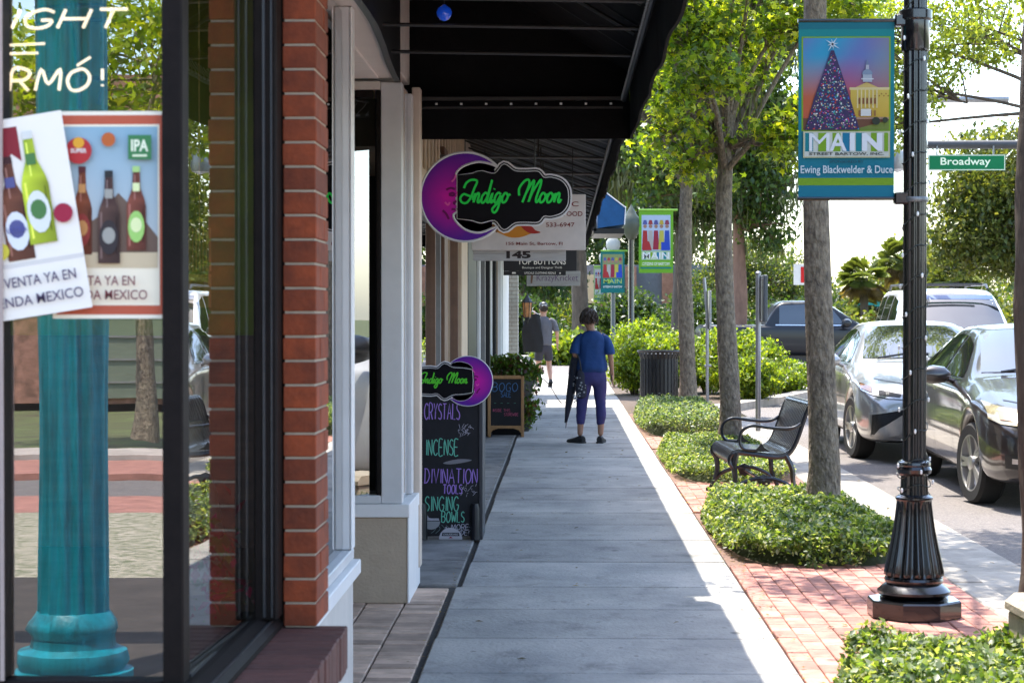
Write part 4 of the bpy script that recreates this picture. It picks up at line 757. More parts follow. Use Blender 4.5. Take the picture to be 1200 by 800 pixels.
for j in range(nz):
    for i in range(nx): q = b0 + j * (nx + 1) + i; P.mb.f.append((q, q + 1, q + nx + 2, q + nx + 1)); P.mb.m.append(0)
P.rect(X0, Z0, X1, -.04, (.18, .07, .03)); P.poly([(.06, -.09), (.21, -.05), (.21, -.098), (.0, -.098)], (.20, .26, .04)); P.rect(.05, -.045, .21, -.035, (.5, .3, .2))
Y_ = (.72, .48, .05); P.rect(.02, -.035, .21, .105, Y_, [(.6, .35, .03), (.7, .45, .05), (.75, .55, .10), (.7, .5, .08)]); P.rect(.015, .10, .212, .112, (.8, .65, .3)); P.poly([(.045, .112), (.10, .138), (.155, .112)], (.7, .5, .15))
for k in range(6): P.rect(.052 + .019 * k, .01, .058 + .019 * k, .10, (.85, .7, .35))
for k in range(5): P.rect(.06 + .019 * k, .03, .068 + .019 * k, .06, (.25, .08, .03)); P.rect(.06 + .019 * k, -.03, .068 + .019 * k, -.002, (.35, .15, .05))
P.rect(.07, -.03, .12, .005, (.8, .78, .7)); P.rect(.08, .138, .125, .175, (.45, .5, .55)); P.rect(.072, .150, .133, .156, (.7, .7, .7)); P.poly(ring_poly(.102, .175, .026, 0, 180, 12), (.25, .32, .42)); P.rect(.094, .20, .110, .222, (.5, .5, .55)); P.poly([(.094, .222), (.110, .222), (.102, .25)], (.2, .25, .35)); 
for k in range(7): P.dot(.14 + .011 * k, .07 + (k % 2) * .01, .0035, (.3, .1, .02), 6, 25)
P.dot(.145, -.055, .02, (.03, .04, .02), 12); P.dot(.19, -.05, .014, (.04, .05, .02), 12)
P.poly([(-.205, -.098), (-.16, .06), (-.11, .20), (-.078, .295), (-.062, .295), (-.03, .20), (.02, .05), (.065, -.098)], (.05, .03, .10), 32)
r_ = random.Random(4)
for k in range(620):
    t = 1 - math.sqrt(r_.random()); z = -.095 + t * .385; hw = (1 - t) * .128 + .004; P.dot(-.07 + r_.uniform(-hw, hw), z, r_.uniform(.0018, .0042), r_.choice([(.7, .05, .03), (.05, .15, .6), (.05, .4, .15), (.8, .6, .3), (.5, .1, .4), (.1, .5, .6), (.9, .85, .8), (.02, .02, .08), (.03, .02, .1)]), 6, 33 + k % 3)
for k in range(8): a = k * math.pi / 4 + .2; P.poly([(-.07 + .004 * math.cos(a + 1.57), .325 + .004 * math.sin(a + 1.57)), (-.07 + (.042 if k % 2 else .028) * math.cos(a), .325 + (.042 if k % 2 else .028) * math.sin(a)), (-.07 - .004 * math.cos(a + 1.57), .325 - .004 * math.sin(a + 1.57))], (.75, .85, .9), 37)
P.k = 40; P.rect(-.214, -.236, .214, -.105, (.62, .60, .35)); P.rect(-.208, -.230, .208, -.111, (.70, .72, .62)); 
for a, b, c in ((-.205, -.165, TEALP), (-.07, -.03, LIME), (-.02, .02, (.0, .2, .35)), (.045, .085, TEALP), (.12, .155, LIME), (-.14, -.1, LIME), (.185, .205, LIME)): P.rect(a, -.205, b, -.113, c)
P.text('M', -.185, -.203, -.085, -.115, (.9, .92, .93), .0); P.text('A', -.085, -.203, .0, -.115, (.9, .92, .93), .02); P.text('I', .015, -.203, .04, -.115, (.9, .92, .93), .08); P.text('N', .075, -.203, .175, -.115, (.9, .92, .93), .05)
P.text('STREET BARTOW, INC.', -.185, -.226, .185, -.210, (.05, .06, .05), .02); P.text('SPONSORED BY', -.085, -.262, .085, -.248, (.02, .10, .12), .02); P.text('Ewing Blackwelder & Duce', -.227, -.325, .227, -.275, (.75, .85, .85), .012); P.build('print', bn, dim=.62)
for z in (.443, -.437): MB().tube([(-.24, 0, z), (.30, 0, z)], .010, 8).build('banner_rod', IRON, bn, smooth=True); MB().box(.235, .31, -.03, .03, z - .03, z + .03, .008).build('bracket', IRON, bn)
# farther lamp posts, each with its banner
def small_post(x, y, h, lab, gm_=None):
    e = empty('lamp_post', (x, y, -.01), 0, lab, 'lamp post', 'lamp posts along the street')
    MB().lathe([(.24, 0), (.24, .12), (.15, .25), (.12, .7), (.10, .8), (.07, .95), (.065, h)], 16).build('shaft', IRON, e, smooth=True)
    MB().lathe([(.06, h), (.10, h + .04), (.17, h + .15), (.22, h + .32), (.21, h + .48), (.12, h + .58), (.10, h + .64), (.05, h + .72), (.01, h + .80)], 16).build('globe', gm_ or M('white_globe', (.33, .33, .30), .6, 0, .03, 5, 0), e, smooth=True); return e
small_post(1.55, 45.5, 3.2, 'second lamp post, beyond the trash can, with the lime green banner', M('dull_lantern', (.05, .06, .04), .5)); small_post(1.55, 62, 3.3, 'third lamp post, with the teal banner, farther along the pavement'); small_post(1.65, 80, 3.4, 'fourth lamp post, partly hidden behind the teal banner'); small_post(14.2, 92, 2.05, 'tiny far lamp post with white globe between the pickup and the white vehicle')
def banner2(x, y, z, w, h, c1, c2, lab, kind):
    e = empty('banner', (x, y, z), 0, lab, 'banner'); ban_parts(e, w, h).build('cloth', M('banner_cloth_' + kind, c1, .6), e); P = Print(); P.k = 20; H = h / 2; q = random.Random(kind)
    P.rect(-w / 2, -H, w / 2, H, c1); P.rect(-w * .42, -H * .30, w * .42, H * .84, (.5, .6, .75) if kind == 'a' else (.25, .30, .12) if kind == 'b' else (.6, .55, .6))
    for k in range(5):                      # a group of people in bright clothes
        cx = -w * .32 + k * w * .16; P.poly([(cx - w * .09, -H * .26), (cx + w * .09, -H * .26), (cx + w * .06, H * .35), (cx - w * .06, H * .35)], ((.45, .03, .03), (.5, .45, .4), (.35, .02, .05), (.55, .50, .08), (.03, .08, .45))[k]); P.dot(cx, H * .48, w * .055, (.4, .22, .15), 10); P.poly([(cx - w * .07, H * .54), (cx + w * .07, H * .54), (cx + w * .04, H * .68), (cx - w * .04, H * .68)], ((.1, .12, .35), (.4, .05, .05), (.1, .1, .3), (.55, .4, .05), (.3, .05, .1))[k])
    P.poly([(-w * .40, -H * .28), (-w * .12, -H * .28), (-w * .2, .0), (-w * .34, .02)], (.45, .03, .03)); P.rect(w * .15, -H * .28, w * .40, -H * .02, (.02, .07, .5))
    P.rect(-w * .42, -H * .58, w * .42, -H * .32, (.6, .72, .5) if kind != 'b' else c1); 
    for k, cc in enumerate((TEALP, LIME, (0, .2, .35), TEALP)): P.rect(-w * .38 + k * w * .2, -H * .56, -w * .30 + k * w * .2, -H * .34, cc)
    P.text('MAIN', -w * .38, -H * .55, w * .38, -H * .34, (.88, .9, .88) if kind != 'b' else (.45, .6, .15), .008); P.rect(-w * .45, -H * .80, w * .45, -H * .62, c2 if kind != 'b' else (0, .12, .12)); P.text('CITIZENS OF BARTOW', -w * .4, -H * .76, w * .4, -H * .66, (.8, .85, .75), .02); P.rect(-w * .45, -H * .86, w * .45, -H * .82, TEALP); P.build('print', e, dim=.62)
    for zz2 in (H, -H): MB().tube([(-w / 2, 0, zz2), (w / 2 + .1, 0, zz2)], .03, 6).build('banner_rod', M('banner_rod_green', tuple(k * .6 for k in c2), .5), e); return e
banner2(2.11, 45.4, 3.15, .78, 1.43, (.18, .45, .02), (.22, .50, .03), 'lime green banner with costumed people and MAIN, on the second lamp post', 'a')
banner2(1.53, 61.8, 2.81, .74, 1.30, (.0, .17, .15), (.0, .15, .12), 'dark teal banner with MAIN in green letters, on the third lamp post', 'b')
banner2(1.50, 80, 2.70, .55, 1.42, (.40, .55, .25), (.35, .5, .10), 'pale banner partly hidden behind the dark teal banner', 'c')
fb = empty('banner', (13.95, 91.5, 2.02), 0, 'tiny teal and white banner on the far lamp post', 'banner'); MB().box(-.55, .55, -.01, .01, -.2, .75).build('cloth', M('teal_cloth_far', (.0, .28, .27), .6), fb); MB().box(-.5, .5, -.02, .015, -.62, -.21).build('panel', WHITE, fb)
# trash can
tb = empty('trash_can', (1.56, 32.4, 0), 0, 'black slatted metal trash can at the edge of the brick paving', 'trash can'); CANM = M('black_coated_steel', (.007, .007, .008), .4, 0, .2, 10, .1)
m = MB(); m.lathe([(.30, .0), (.30, .04), (.28, .04)], 32); m.build('base_ring', CANM, tb); m = MB(); m.tube([(.345 * math.cos(k * math.pi / 16), .345 * math.sin(k * math.pi / 16), .90) for k in range(33)], .018, 6, False); m.build('rim', CANM, tb, smooth=True); MB().lathe([(.26, .03), (.27, .86), (.25, .86)], 24).build('liner', M('dark_liner', (.045, .045, .05), .6), tb, smooth=True)
s0 = MB().box(-.022, .022, -.004, .004, .03, .78).add([(-.022, -.004, .78), (.022, -.004, .78), (.022, -.05, .90), (-.022, -.05, .90), (-.022, .004, .78), (.022, .004, .78), (.022, -.042, .905), (-.022, -.042, .905)], [(0, 1, 2, 3), (4, 7, 6, 5), (0, 3, 7, 4), (1, 5, 6, 2)])
sm = None
for k in range(30):
    a = 2 * math.pi * k / 30; L = (.305 * math.cos(a), .305 * math.sin(a), 0); rz = a + math.pi / 2
    if sm is None: sm = s0.build('slat', CANM, tb, L, rz)
    else: inst(sm, tb, L, rz)
# bench: strap-steel seat on cast frames
be = empty('bench', (1.60, 16.45, 0), R(2.5), 'black metal bench with looped armrests standing on the brick paving behind the lamp post', 'bench')
STEEL = M('black_steel_strap', (.012, .012, .014), .3, 0, .2, 14, .15, coat=.3)
prof = cat([(-.275, .30), (-.305, .345), (-.295, .395), (-.24, .42), (-.10, .405), (.05, .385), (.14, .395), (.20, .455), (.245, .56), (.285, .68), (.32, .77), (.355, .80), (.395, .785), (.405, .73)], 4)
sl0 = MB(); n = len(prof); vs = []
for i, (x, z) in enumerate(prof):
    a, b = prof[max(i - 1, 0)], prof[min(i + 1, n - 1)]; d = math.hypot(b[0] - a[0], b[1] - a[1]); nx_, nz_ = -(b[1] - a[1]) / d * .005, (b[0] - a[0]) / d * .005
    vs += [(x + nx_, -.029, z + nz_), (x + nx_, .029, z + nz_), (x - nx_, .029, z - nz_), (x - nx_, -.029, z - nz_)]
fs = [(0, 1, 2, 3), (4 * n - 1, 4 * n - 2, 4 * n - 3, 4 * n - 4)]
for i in range(n - 1):
    for k in range(4): fs.append((4 * i + k, 4 * i + 4 + k, 4 * i + 4 + (k + 1) % 4, 4 * i + (k + 1) % 4))
sl0.add(vs, fs); sm = None
for k in range(16):
    y = -.56 + k * .0735
    if sm is None: sm = sl0.build('slat', STEEL, be, (0, y, 0))
    else: inst(sm, be, (0, y, 0))
for y in (-.60, .56):
    m = MB(); m.tube([(p[0], y, p[1] - .02) for p in prof], .02, 6); m.build('side_frame', STEEL, be, smooth=True)
    m = MB(); m.tube([(x, y, z) for x, z in cat([(-.25, .40), (-.27, .30), (-.262, .18), (-.30, .06), (-.335, .0)], 4)], [.026 - .0006 * k for k in range(17)], 6); m.tube([(-.36, y, .012), (-.29, y, .012)], .016, 6); m.build('leg', STEEL, be, smooth=True)
    m = MB(); m.tube([(x, y, z) for x, z in cat([(.14, .38), (.19, .28), (.20, .17), (.24, .06), (.28, .0)], 4)], [.026 - .0006 * k for k in range(17)], 6); m.tube([(.24, y, .012), (.31, y, .012)], .016, 6); m.build('leg', STEEL, be, smooth=True)
    m = MB(); m.tube([(x, y, z) for x, z in cat([(-.30, .07), (-.24, .14), (-.12, .19), (-.03, .195), (.06, .19), (.17, .14), (.24, .07)], 4)], .018, 6); m.lathe([(.0, -.03), (.055, -.015), (.055, .015), (.0, .03)], 8)
    for q in range(len(m.v) - 32, len(m.v)): v = m.v[q]; m.v[q] = (v[0] - .03, y + v[2] * .6, v[1] + .175)
    m.build('stretcher', STEEL, be, smooth=True)
    m = MB(); m.tube([(x, y - .01, z) for x, z in cat([(-.10, .42), (-.19, .43), (-.225, .49), (-.21, .57), (-.13, .615), (.0, .60), (.13, .59), (.21, .60), (.26, .63)], 4)], .0135, 8); m.prism([(-.13, .41), (.02, .41), (-.03, .44), (-.055, .475), (-.08, .44)], y - .015, y + .012); m.build('armrest', STEEL, be, smooth=True)
MB().tube([(-.03, -.6, .175), (-.03, .56, .175)], .012, 6).build('cross_bar', STEEL, be)
# sign poles
GALV = M('galvanised_steel', (.32, .32, .33), .4, .7, .15, 20, .05)
p1_ = empty('sign_post', (2.50, 25.6, 0), 0, 'grey round steel sign post with its sign panel seen edge on, behind the bench', 'sign post'); MB().tube([(0, 0, 0), (0, 0, 2.02)], .034, 12).build('pole', GALV, p1_, smooth=True); MB().lathe([(.036, 2.01), (.038, 2.03), (.02, 2.05)], 12).build('cap', GALV, p1_)
MB().box(.05, .10, -.2, .22, 1.40, 2.0, .01).build('sign_panel', M('dark_sign_back', (.08, .09, .10), .5, .3), p1_); MB().tube([(-.03, 0, 1.42), (.05, 0, 1.42)], .012, 6).tube([(-.03, 0, 1.95), (.05, 0, 1.95)], .012, 6).build('clamp', GALV, p1_)
p2_ = empty('sign_post', (2.46, 34.0, 0), 0, 'thin grey steel post between the two street tree trunks', 'sign post'); MB().tube([(-.06, 0, 2.12), (-.01, 0, 1.5), (0, 0, 0)], .028, 10).build('pole', GALV, p2_, smooth=True); MB().box(.02, .05, -.2, .2, 1.25, 1.9, .005).build('sign_panel', GALV, p2_); MB().tube([(-.05, 0, .62), (.06, 0, .62)], .03, 6).build('clamp', GALV, p2_)
# street-name sign on its mast
ms = empty('signal_mast', (6.02, 34, -.05), 0, 'grey signal mast with two horizontal arms hidden behind the nearest lamp post', 'mast'); DG = M('dark_grey_steel', (.06, .06, .065), .5, .4)
MB().tube([(0, 0, 0), (0, 0, 5.4)], [.13, .09], 14).build('pole', DG, ms, smooth=True); MB().tube([(0, 0, 4.42), (2.6, .0, 4.42)], .075, 10).build('mast_arm', DG, ms, smooth=True); MB().tube([(-.3, 0, 5.19), (1.52, 0, 5.19)], .06, 10).build('mast_arm', GALV, ms, smooth=True)
MB().lathe([(.01, 3.95), (.16, 4.0), (.19, 4.1), (.17, 4.3), (.03, 4.36)], 12, (-.35, 0)).tube([(-.35, 0, 4.35), (-.2, 0, 4.42), (0, 0, 4.42)], .03, 6).build('signal_housing', GALV, ms, smooth=True)
sg = empty('street_name_sign', (6.82, 33.9, 4.06), 0, 'green street name sign reading Broadway hanging from the mast arm', 'sign'); GRN = (.0, .15, .05)
MB().box(-.65, .65, -.01, .01, -.135, .135, .004).build('panel', M('sign_green', GRN, .4, 0, .03, 5, 0), sg); P = Print(); P.k = 30; P.rect(-.645, -.13, .645, .13, (.6, .65, .5)); P.rect(-.63, -.115, .63, .115, GRN); P.text('Broadway', -.44, -.08, .40, .085, (.75, .82, .6), .012); P.build('lettering', sg)
MB().tube([(-.5, 0, .13), (-.5, 0, .28)], .015, 6).tube([(.45, 0, .13), (.45, 0, .28)], .015, 6).build('hanger', GALV, sg)
rd = empty('road_sign', (8.75, 72, 1.35), 0, 'small red and white sign among the far trees', 'sign'); MB().box(-.45, .45, -.02, .02, 1.2, 1.95).build('panel', WHITE, rd); P = Print(); P.k = 80; P.rect(-.2, 1.28, .38, 1.85, (.65, .02, .02)); P.build('print', rd); MB().tube([(0, .05, -1.4), (0, .05, 1.9)], .04, 6).build('pole', GALV, rd)
# stone post in the near bed
st = empty('stone_post', (1.98, 8.0, 0), R(3), 'short square stone post in the corner of the nearest planting bed', 'post'); STN = M('cast_stone', (.42, .36, .27), .9, 0, .2, 8, .5, 60, stain=(5, .55, .6))
MB().box(-.16, .30, -.16, .16, 0, .30, .012).build('shaft', STN, st); MB().prism([(-.17, .301), (.31, .301), (.31, .33), (.27, .365), (-.13, .365), (-.17, .33)], -.17, .17).build('cap', STN, st)

# ================================================================ vehicles
def interp(tab, s):
    xs = [t[0] for t in tab]; ys = [t[1] for t in tab]; return float(np.interp(s, xs, ys))
RUB = M('tyre_rubber', (.012, .012, .012), .85, 0, .2, 30, .3); ALLOY = M('alloy_rim', (.55, .54, .53), .3, .8, .1, 9, .03); BLKP = M('black_trim', (.01, .01, .011), .35); CARG = M('car_glass', (.010, .013, .015), .03, 0, .1, 3, 0, coat=1, spec=1.0)
CHR = M('chrome', (.7, .7, .7), .12, 1, .05, 5, 0); LENS = M('headlight_lens', (.42, .42, .42), .08, .6, .5, 26, .1, coat=1); LENSY = M('yellowed_lens', (.34, .28, .16), .12, .2, .4, 20, .1, coat=1); AMB = M('amber_lens', (.40, .14, .03), .15, 0, .2, 20, .1, coat=1); PLATE = M('number_plate', (.6, .6, .6), .5)
def resamp(poly, n):
    P = [np.array(p, float) for p in poly]; d = [0]
    for a, b in zip(P, P[1:]): d.append(d[-1] + np.linalg.norm(b - a))
    return [tuple(np.array([np.interp(t, d, [p[k] for p in P]) for k in (0, 1)])) for t in np.linspace(0, d[-1], n)]
def patch(bvh, lower, upper, axis, off=.004, nu=14, nv=6, side=1):
    lo, up = resamp(lower, nu), resamp(upper, nu); vs = []
    for j in range(nv + 1):
        t = j / nv
        for i in range(nu):
            a = lo[i][0] * (1 - t) + up[i][0] * t; b = lo[i][1] * (1 - t) + up[i][1] * t
            if axis == 'front': o, d = Vector((a, -4, b)), Vector((0, 1, 0))
            elif axis == 'rear': o, d = Vector((a, 12, b)), Vector((0, -1, 0))
            else: o, d = Vector((side * 3, a, b)), Vector((-side, 0, 0))
            h = bvh.ray_cast(o, d)
            if h[0] is None:
                q = bvh.find_nearest(o + d * (4 if axis == 'front' else 2)); h = (q[0], q[1])
            n_ = h[1]; n_ = -n_ if n_.dot(d) > 0 else n_; vs.append(h[0] + n_ * off)
    fs = [(j * nu + i, j * nu + i + 1, (j + 1) * nu + i + 1, (j + 1) * nu + i) for j in range(nv) for i in range(nu - 1)]
    m = MB(); m.add(vs, fs); return m
def vehicle(name, label, cat_, sp, paint, loc, rz, group, steer=0.):
    e = empty(name, loc, rz, label, cat_, group); L = sp['L']; fo = sp['fo']; wb = sp['wb']; rw = sp['rw']; ra = rw + .045
    ax = [fo, fo + wb]; S = set(np.round(np.concatenate([np.linspace(0, L, 34), [.03, .08, .15, L - .03, L - .08]]), 3))
    S = [s for s in S if all(abs(s - a) > ra + .03 for a in ax)]
    for a in ax: S += [a + ra * k for k in (-1.03, -.985, -.9, -.7, -.45, -.2, 0, .2, .45, .7, .9, .985, 1.03)]
    S = sorted(S); bm = bmesh.new(); rows = []; well = []
    for s in S:
        zb = interp(sp['zb'], s); az = 0
        for a in ax:
            if abs(s - a) < ra: az = rw + math.sqrt(ra * ra - (s - a) ** 2)
        w = interp(sp['w'], s); zs = interp(sp['belt'], s); zt = max(interp(sp['top'], s), zs + .01); wt = min(interp(sp['wt'], s), w * .93); z1 = max(zb, az)
        pts = [(0, zb), (w * .70, zb), (w * .715, z1), (w * .955, z1 + (.0 if az else .02)), (w * .985, max(zb + .16, z1 + .035)), (w, max((zb + zs) * .52, z1 + .09)), (w * .99, max(zs - .10, z1 + .12)), (w * .975, max(zs - .03, z1 + .14)), (w * .93, max(zs, z1 + .15)), (wt + (w * .93 - wt) * .45, zs + (zt - zs) * .52), (wt, zt - .045 * min(1, (zt - zs) * 6)), (wt * .82, zt - .018 * min(1, (zt - zs) * 6)), (wt * .4, zt), (0, zt + .004)]
        row = [bm.verts.new((x, s - fo, z)) for x, z in pts]; mir = [bm.verts.new((-x, s - fo, z)) for x, z in pts[1:-1]]; rows.append(row + mir[::-1])
    n = len(rows[0])
    for a, b in zip(rows, rows[1:]):
        for k in range(n):
            f = bm.faces.new((a[k], a[(k + 1) % n], b[(k + 1) % n], b[k])); f.material_index = 1 if (k in (0, 1) or k in (n - 1, n - 2)) else 0; f.smooth = True
    for r0, fl in ((rows[0], 1), (rows[-1], 0)):
        m_ = 13
        for k in range(m_): 
            a, b = r0[k], r0[k + 1]; c, d = r0[(n - k - 1) % n], r0[(n - k) % n]
            vs = [a, b, c, d] if k > 0 and k < m_ - 1 else ([a, b, c] if k == 0 else [a, b, d])
            try: f = bm.faces.new(vs if fl else vs[::-1]); f.smooth = True
            except Exception: pass
    bmesh.ops.recalc_face_normals(bm, faces=bm.faces)
    me = bpy.data.meshes.new('body'); bm.to_mesh(me); bm.free(); me.materials.append(paint); me.materials.append(BLKP)
    o = bpy.data.objects.new('body', me); COL.objects.link(o); md = o.modifiers.new('s', 'SUBSURF'); md.levels = 2; md.render_levels = 2
    dg = bpy.context.evaluated_depsgraph_get(); me2 = bpy.data.meshes.new_from_object(o.evaluated_get(dg)); o.modifiers.clear(); o.data = me2; o.parent = e
    bm = bmesh.new(); bm.from_mesh(me2); bvh = BVHTree.FromBMesh(bm)
    for nm, mt, lo, up, axis, both, off in sp['patches']:
        for sd_ in ((1, -1) if both else (1,)):
            if axis in ('front', 'rear'):
                q = patch(bvh, [(x * sd_, z) for x, z in lo], [(x * sd_, z) for x, z in up], axis, off)
            else: q = patch(bvh, [(s - fo, z) for s, z in lo], [(s - fo, z) for s, z in up], axis, off, side=sd_)
            q.build(nm, mt, e, smooth=True, recalc=False)
    bm.free()
    W2 = sp['W'] / 2
    MB().box(-W2 * .70, W2 * .70, .4 - fo, L - .4 - fo, .20, .60).build('underbody', BLKP, e)
    for a in ax:
        for sd_ in (1, -1):
            wl = empty('wheel', (sd_ * (W2 - .115), a - fo, rw), (steer if a == ax[0] else 0)); wl.parent = e
            t_ = MB(); t_.lathe([(rw * .70, -.10), (rw * .93, -.105), (rw, -.075), (rw, .075), (rw * .93, .105), (rw * .70, .10)], 40, cap=False); t_.v = [(v[2], v[0], v[1]) for v in t_.v]; t_.build('tyre', RUB, wl, smooth=True, angle=30)
            t_ = MB(); rr = rw * .71; t_.lathe([(rr, -.09), (rr, .10), (rr * .94, .098), (rr * .92, .02), (.04, .015)], 36, cap=False)
            for k in range(sp.get('spokes', 5) * 2):
                a0 = 2 * math.pi * (k // 2) / (sp.get('spokes', 5)) + (.13 if k % 2 else -.13); c, s_ = math.cos(a0), math.sin(a0); px, py = -s_, c
                t_.add([(c * .05 + px * .02, s_ * .05 + py * .02, .085), (c * .05 - px * .02, s_ * .05 - py * .02, .085), (c * rr * .95 - px * .012, s_ * rr * .95 - py * .012, .095), (c * rr * .95 + px * .022, s_ * rr * .95 + py * .022, .095),
                        (c * .05 + px * .02, s_ * .05 + py * .02, .05), (c * .05 - px * .02, s_ * .05 - py * .02, .05), (c * rr * .95 - px * .012, s_ * rr * .95 - py * .012, .06), (c * rr * .95 + px * .022, s_ * rr * .95 + py * .022, .06)], [(0, 1, 2, 3), (0, 3, 7, 4), (1, 5, 6, 2), (4, 7, 6, 5)])
            t_.lathe([(.06, .06), (.058, .10), (.02, .105)], 14); t_.v = [(v[2] * sd_, v[0], v[1]) for v in t_.v]; t_.build('rim', ALLOY, wl, smooth=True, angle=30)
            d_ = MB(); d_.lathe([(rr * .9, .0), (rr * .9, .012), (.03, .012)], 24); d_.v = [(v[2] * sd_, v[0], v[1]) for v in d_.v]; d_.build('brake_disc', BLKP, wl)
    for sd_ in (1, -1):
        mx, my, mz, ms_ = sp['mirror']; mi = MB(); rg = [(0, .02), (.2, .062), (.6, .075), (1, .055), (1.08, .02)]
        vs = []; fs = []; nn_ = 12
        for t, r0 in rg:
            for k in range(nn_): a_ = 2 * math.pi * k / nn_; vs.append((sd_ * (mx + ms_ * .22 * t), my - fo + r0 * 1.1 * math.cos(a_) * ms_ - .02, mz + r0 * .95 * math.sin(a_) * ms_))
        for j in range(len(rg) - 1):
            for k in range(nn_): fs.append((j * nn_ + k, j * nn_ + (k + 1) % nn_, (j + 1) * nn_ + (k + 1) % nn_, (j + 1) * nn_ + k))
        fs.append(tuple(range(4 * nn_, 5 * nn_))); mi.add(vs, fs); mi.tube([(sd_ * (mx - .10), my - fo + .06, mz - .09), (sd_ * (mx + .04), my - fo, mz - .03)], .025, 6); mi.build('wing_mirror', sp.get('mirror_mat') or paint, e, smooth=True)
    return e, bvh
def paint(name, col, metal=.5, rough=.28): return M(name, col, rough, metal, .06, 60, 0, coat=1.0)
sedan = dict(L=4.93, W=1.85, fo=.97, wb=2.78, rw=.33, spokes=5,
  top=[(0, .60), (.06, .72), (.3, .83), (.8, .93), (1.35, 1.02), (1.48, 1.03), (1.95, 1.24), (2.38, 1.41), (2.8, 1.462), (3.3, 1.455), (3.75, 1.36), (4.3, 1.14), (4.45, 1.09), (4.85, 1.06), (4.93, .92)],
  belt=[(0, .52), (.06, .64), (.35, .77), (.9, .87), (1.5, .94), (2.5, .965), (4, 1.0), (4.7, 1.0), (4.93, .85)],
  w=[(0, .66), (.06, .76), (.2, .85), (.5, .91), (1.2, .925), (3.9, .925), (4.5, .88), (4.85, .80), (4.93, .70)],
  wt=[(0, .50), (.3, .68), (.9, .74), (1.45, .75), (1.95, .66), (2.38, .575), (3.3, .565), (3.8, .58), (4.3, .64), (4.93, .6)],
  zb=[(0, .26), (.3, .20), (4.5, .20), (4.93, .34)], mirror=(.90, 1.95, 1.02, 1.15))
GRILL = M('black_grille', (.012, .012, .013), .4, .2, .3, 60, .6, 90, stretch=(.2, 1, 3))
sedan['patches'] = [
 ('windshield', CARG, [(-.70, 1.045), (-.35, 1.055), (0, 1.06), (.35, 1.055), (.70, 1.045)], [(-.55, 1.385), (-.3, 1.40), (0, 1.405), (.3, 1.40), (.55, 1.385)], 'front', False, .006),
 ('side_window', CARG, [(1.78, 1.0), (2.2, 1.0), (2.62, 1.0)], [(1.86, 1.06), (2.28, 1.27), (2.62, 1.345)], 'side', True, .006),
 ('side_window', CARG, [(2.70, 1.0), (3.1, 1.01), (3.52, 1.03)], [(2.70, 1.35), (3.0, 1.362), (3.50, 1.30)], 'side', True, .006),
 ('quarter_window', CARG, [(3.58, 1.035), (3.75, 1.045), (3.98, 1.06)], [(3.57, 1.28), (3.7, 1.22), (3.99, 1.08)], 'side', True, .006),
 ('rear_window', CARG, [(-.6, 1.13), (0, 1.13), (.6, 1.13)], [(-.5, 1.38), (0, 1.40), (.5, 1.38)], 'rear', False, .006),
 ('door_trim', CHR, [(1.74, .972), (2.8, .985), (4.0, 1.02)], [(1.74, .985), (2.8, .998), (4.0, 1.033)], 'side', True, .008),
 ('door_seam', BLKP, [(1.72, .35), (1.73, .96)], [(1.728, .35), (1.738, .96)], 'side', True, .004), ('door_seam', BLKP, [(2.66, .35), (2.665, .98)], [(2.668, .35), (2.673, .98)], 'side', True, .004),
 ('door_handle', CHR, [(2.42, .86), (2.6, .87)], [(2.42, .885), (2.6, .895)], 'side', True, .03), ('door_handle', CHR, [(3.45, .88), (3.62, .89)], [(3.45, .905), (3.62, .915)], 'side', True, .03),
 ('hood_seam', BLKP, [(.72, .855), (.35, .79), (0, .77)], [(.72, .862), (.35, .797), (0, .777)], 'front', True, .004)]
accord = dict(sedan); accord['patches'] = sedan['patches'] + [
 ('headlight', LENSY, [(.40, .665), (.6, .66), (.80, .68), (.865, .72)], [(.42, .75), (.6, .775), (.78, .81), (.855, .845)], 'front', True, .010), ('headlight_bulb', AMB, [(.72, .70), (.80, .71)], [(.72, .76), (.80, .78)], 'front', True, .016),
 ('headlight_bowl', LENS, [(.50, .69), (.62, .69)], [(.51, .75), (.63, .755)], 'front', True, .016),
 ('grille', GRILL, [(-.38, .60), (0, .585), (.38, .60)], [(-.40, .73), (0, .74), (.40, .73)], 'front', False, .008), ('grille_bar', CHR, [(-.42, .725), (0, .735), (.42, .725)], [(-.41, .755), (0, .77), (.41, .755)], 'front', False, .015),
 ('lower_grille', GRILL, [(-.42, .32), (0, .315), (.42, .32)], [(-.46, .44), (0, .45), (.46, .44)], 'front', False, .008), ('fog_light', M('fog_recess', (.012, .012, .012), .5), [(.54, .34), (.78, .35)], [(.55, .43), (.79, .46)], 'front', True, .008), ('fog_lens', M('pale_reflector', (.55, .45, .38), .3), [(.56, .38), (.74, .39)], [(.565, .415), (.74, .43)], 'front', True, .014),
 ('bumper_crease', BLKP, [(.0, .545), (.5, .55), (.85, .60)], [(.0, .556), (.5, .561), (.85, .611)], 'front', True, .004)]
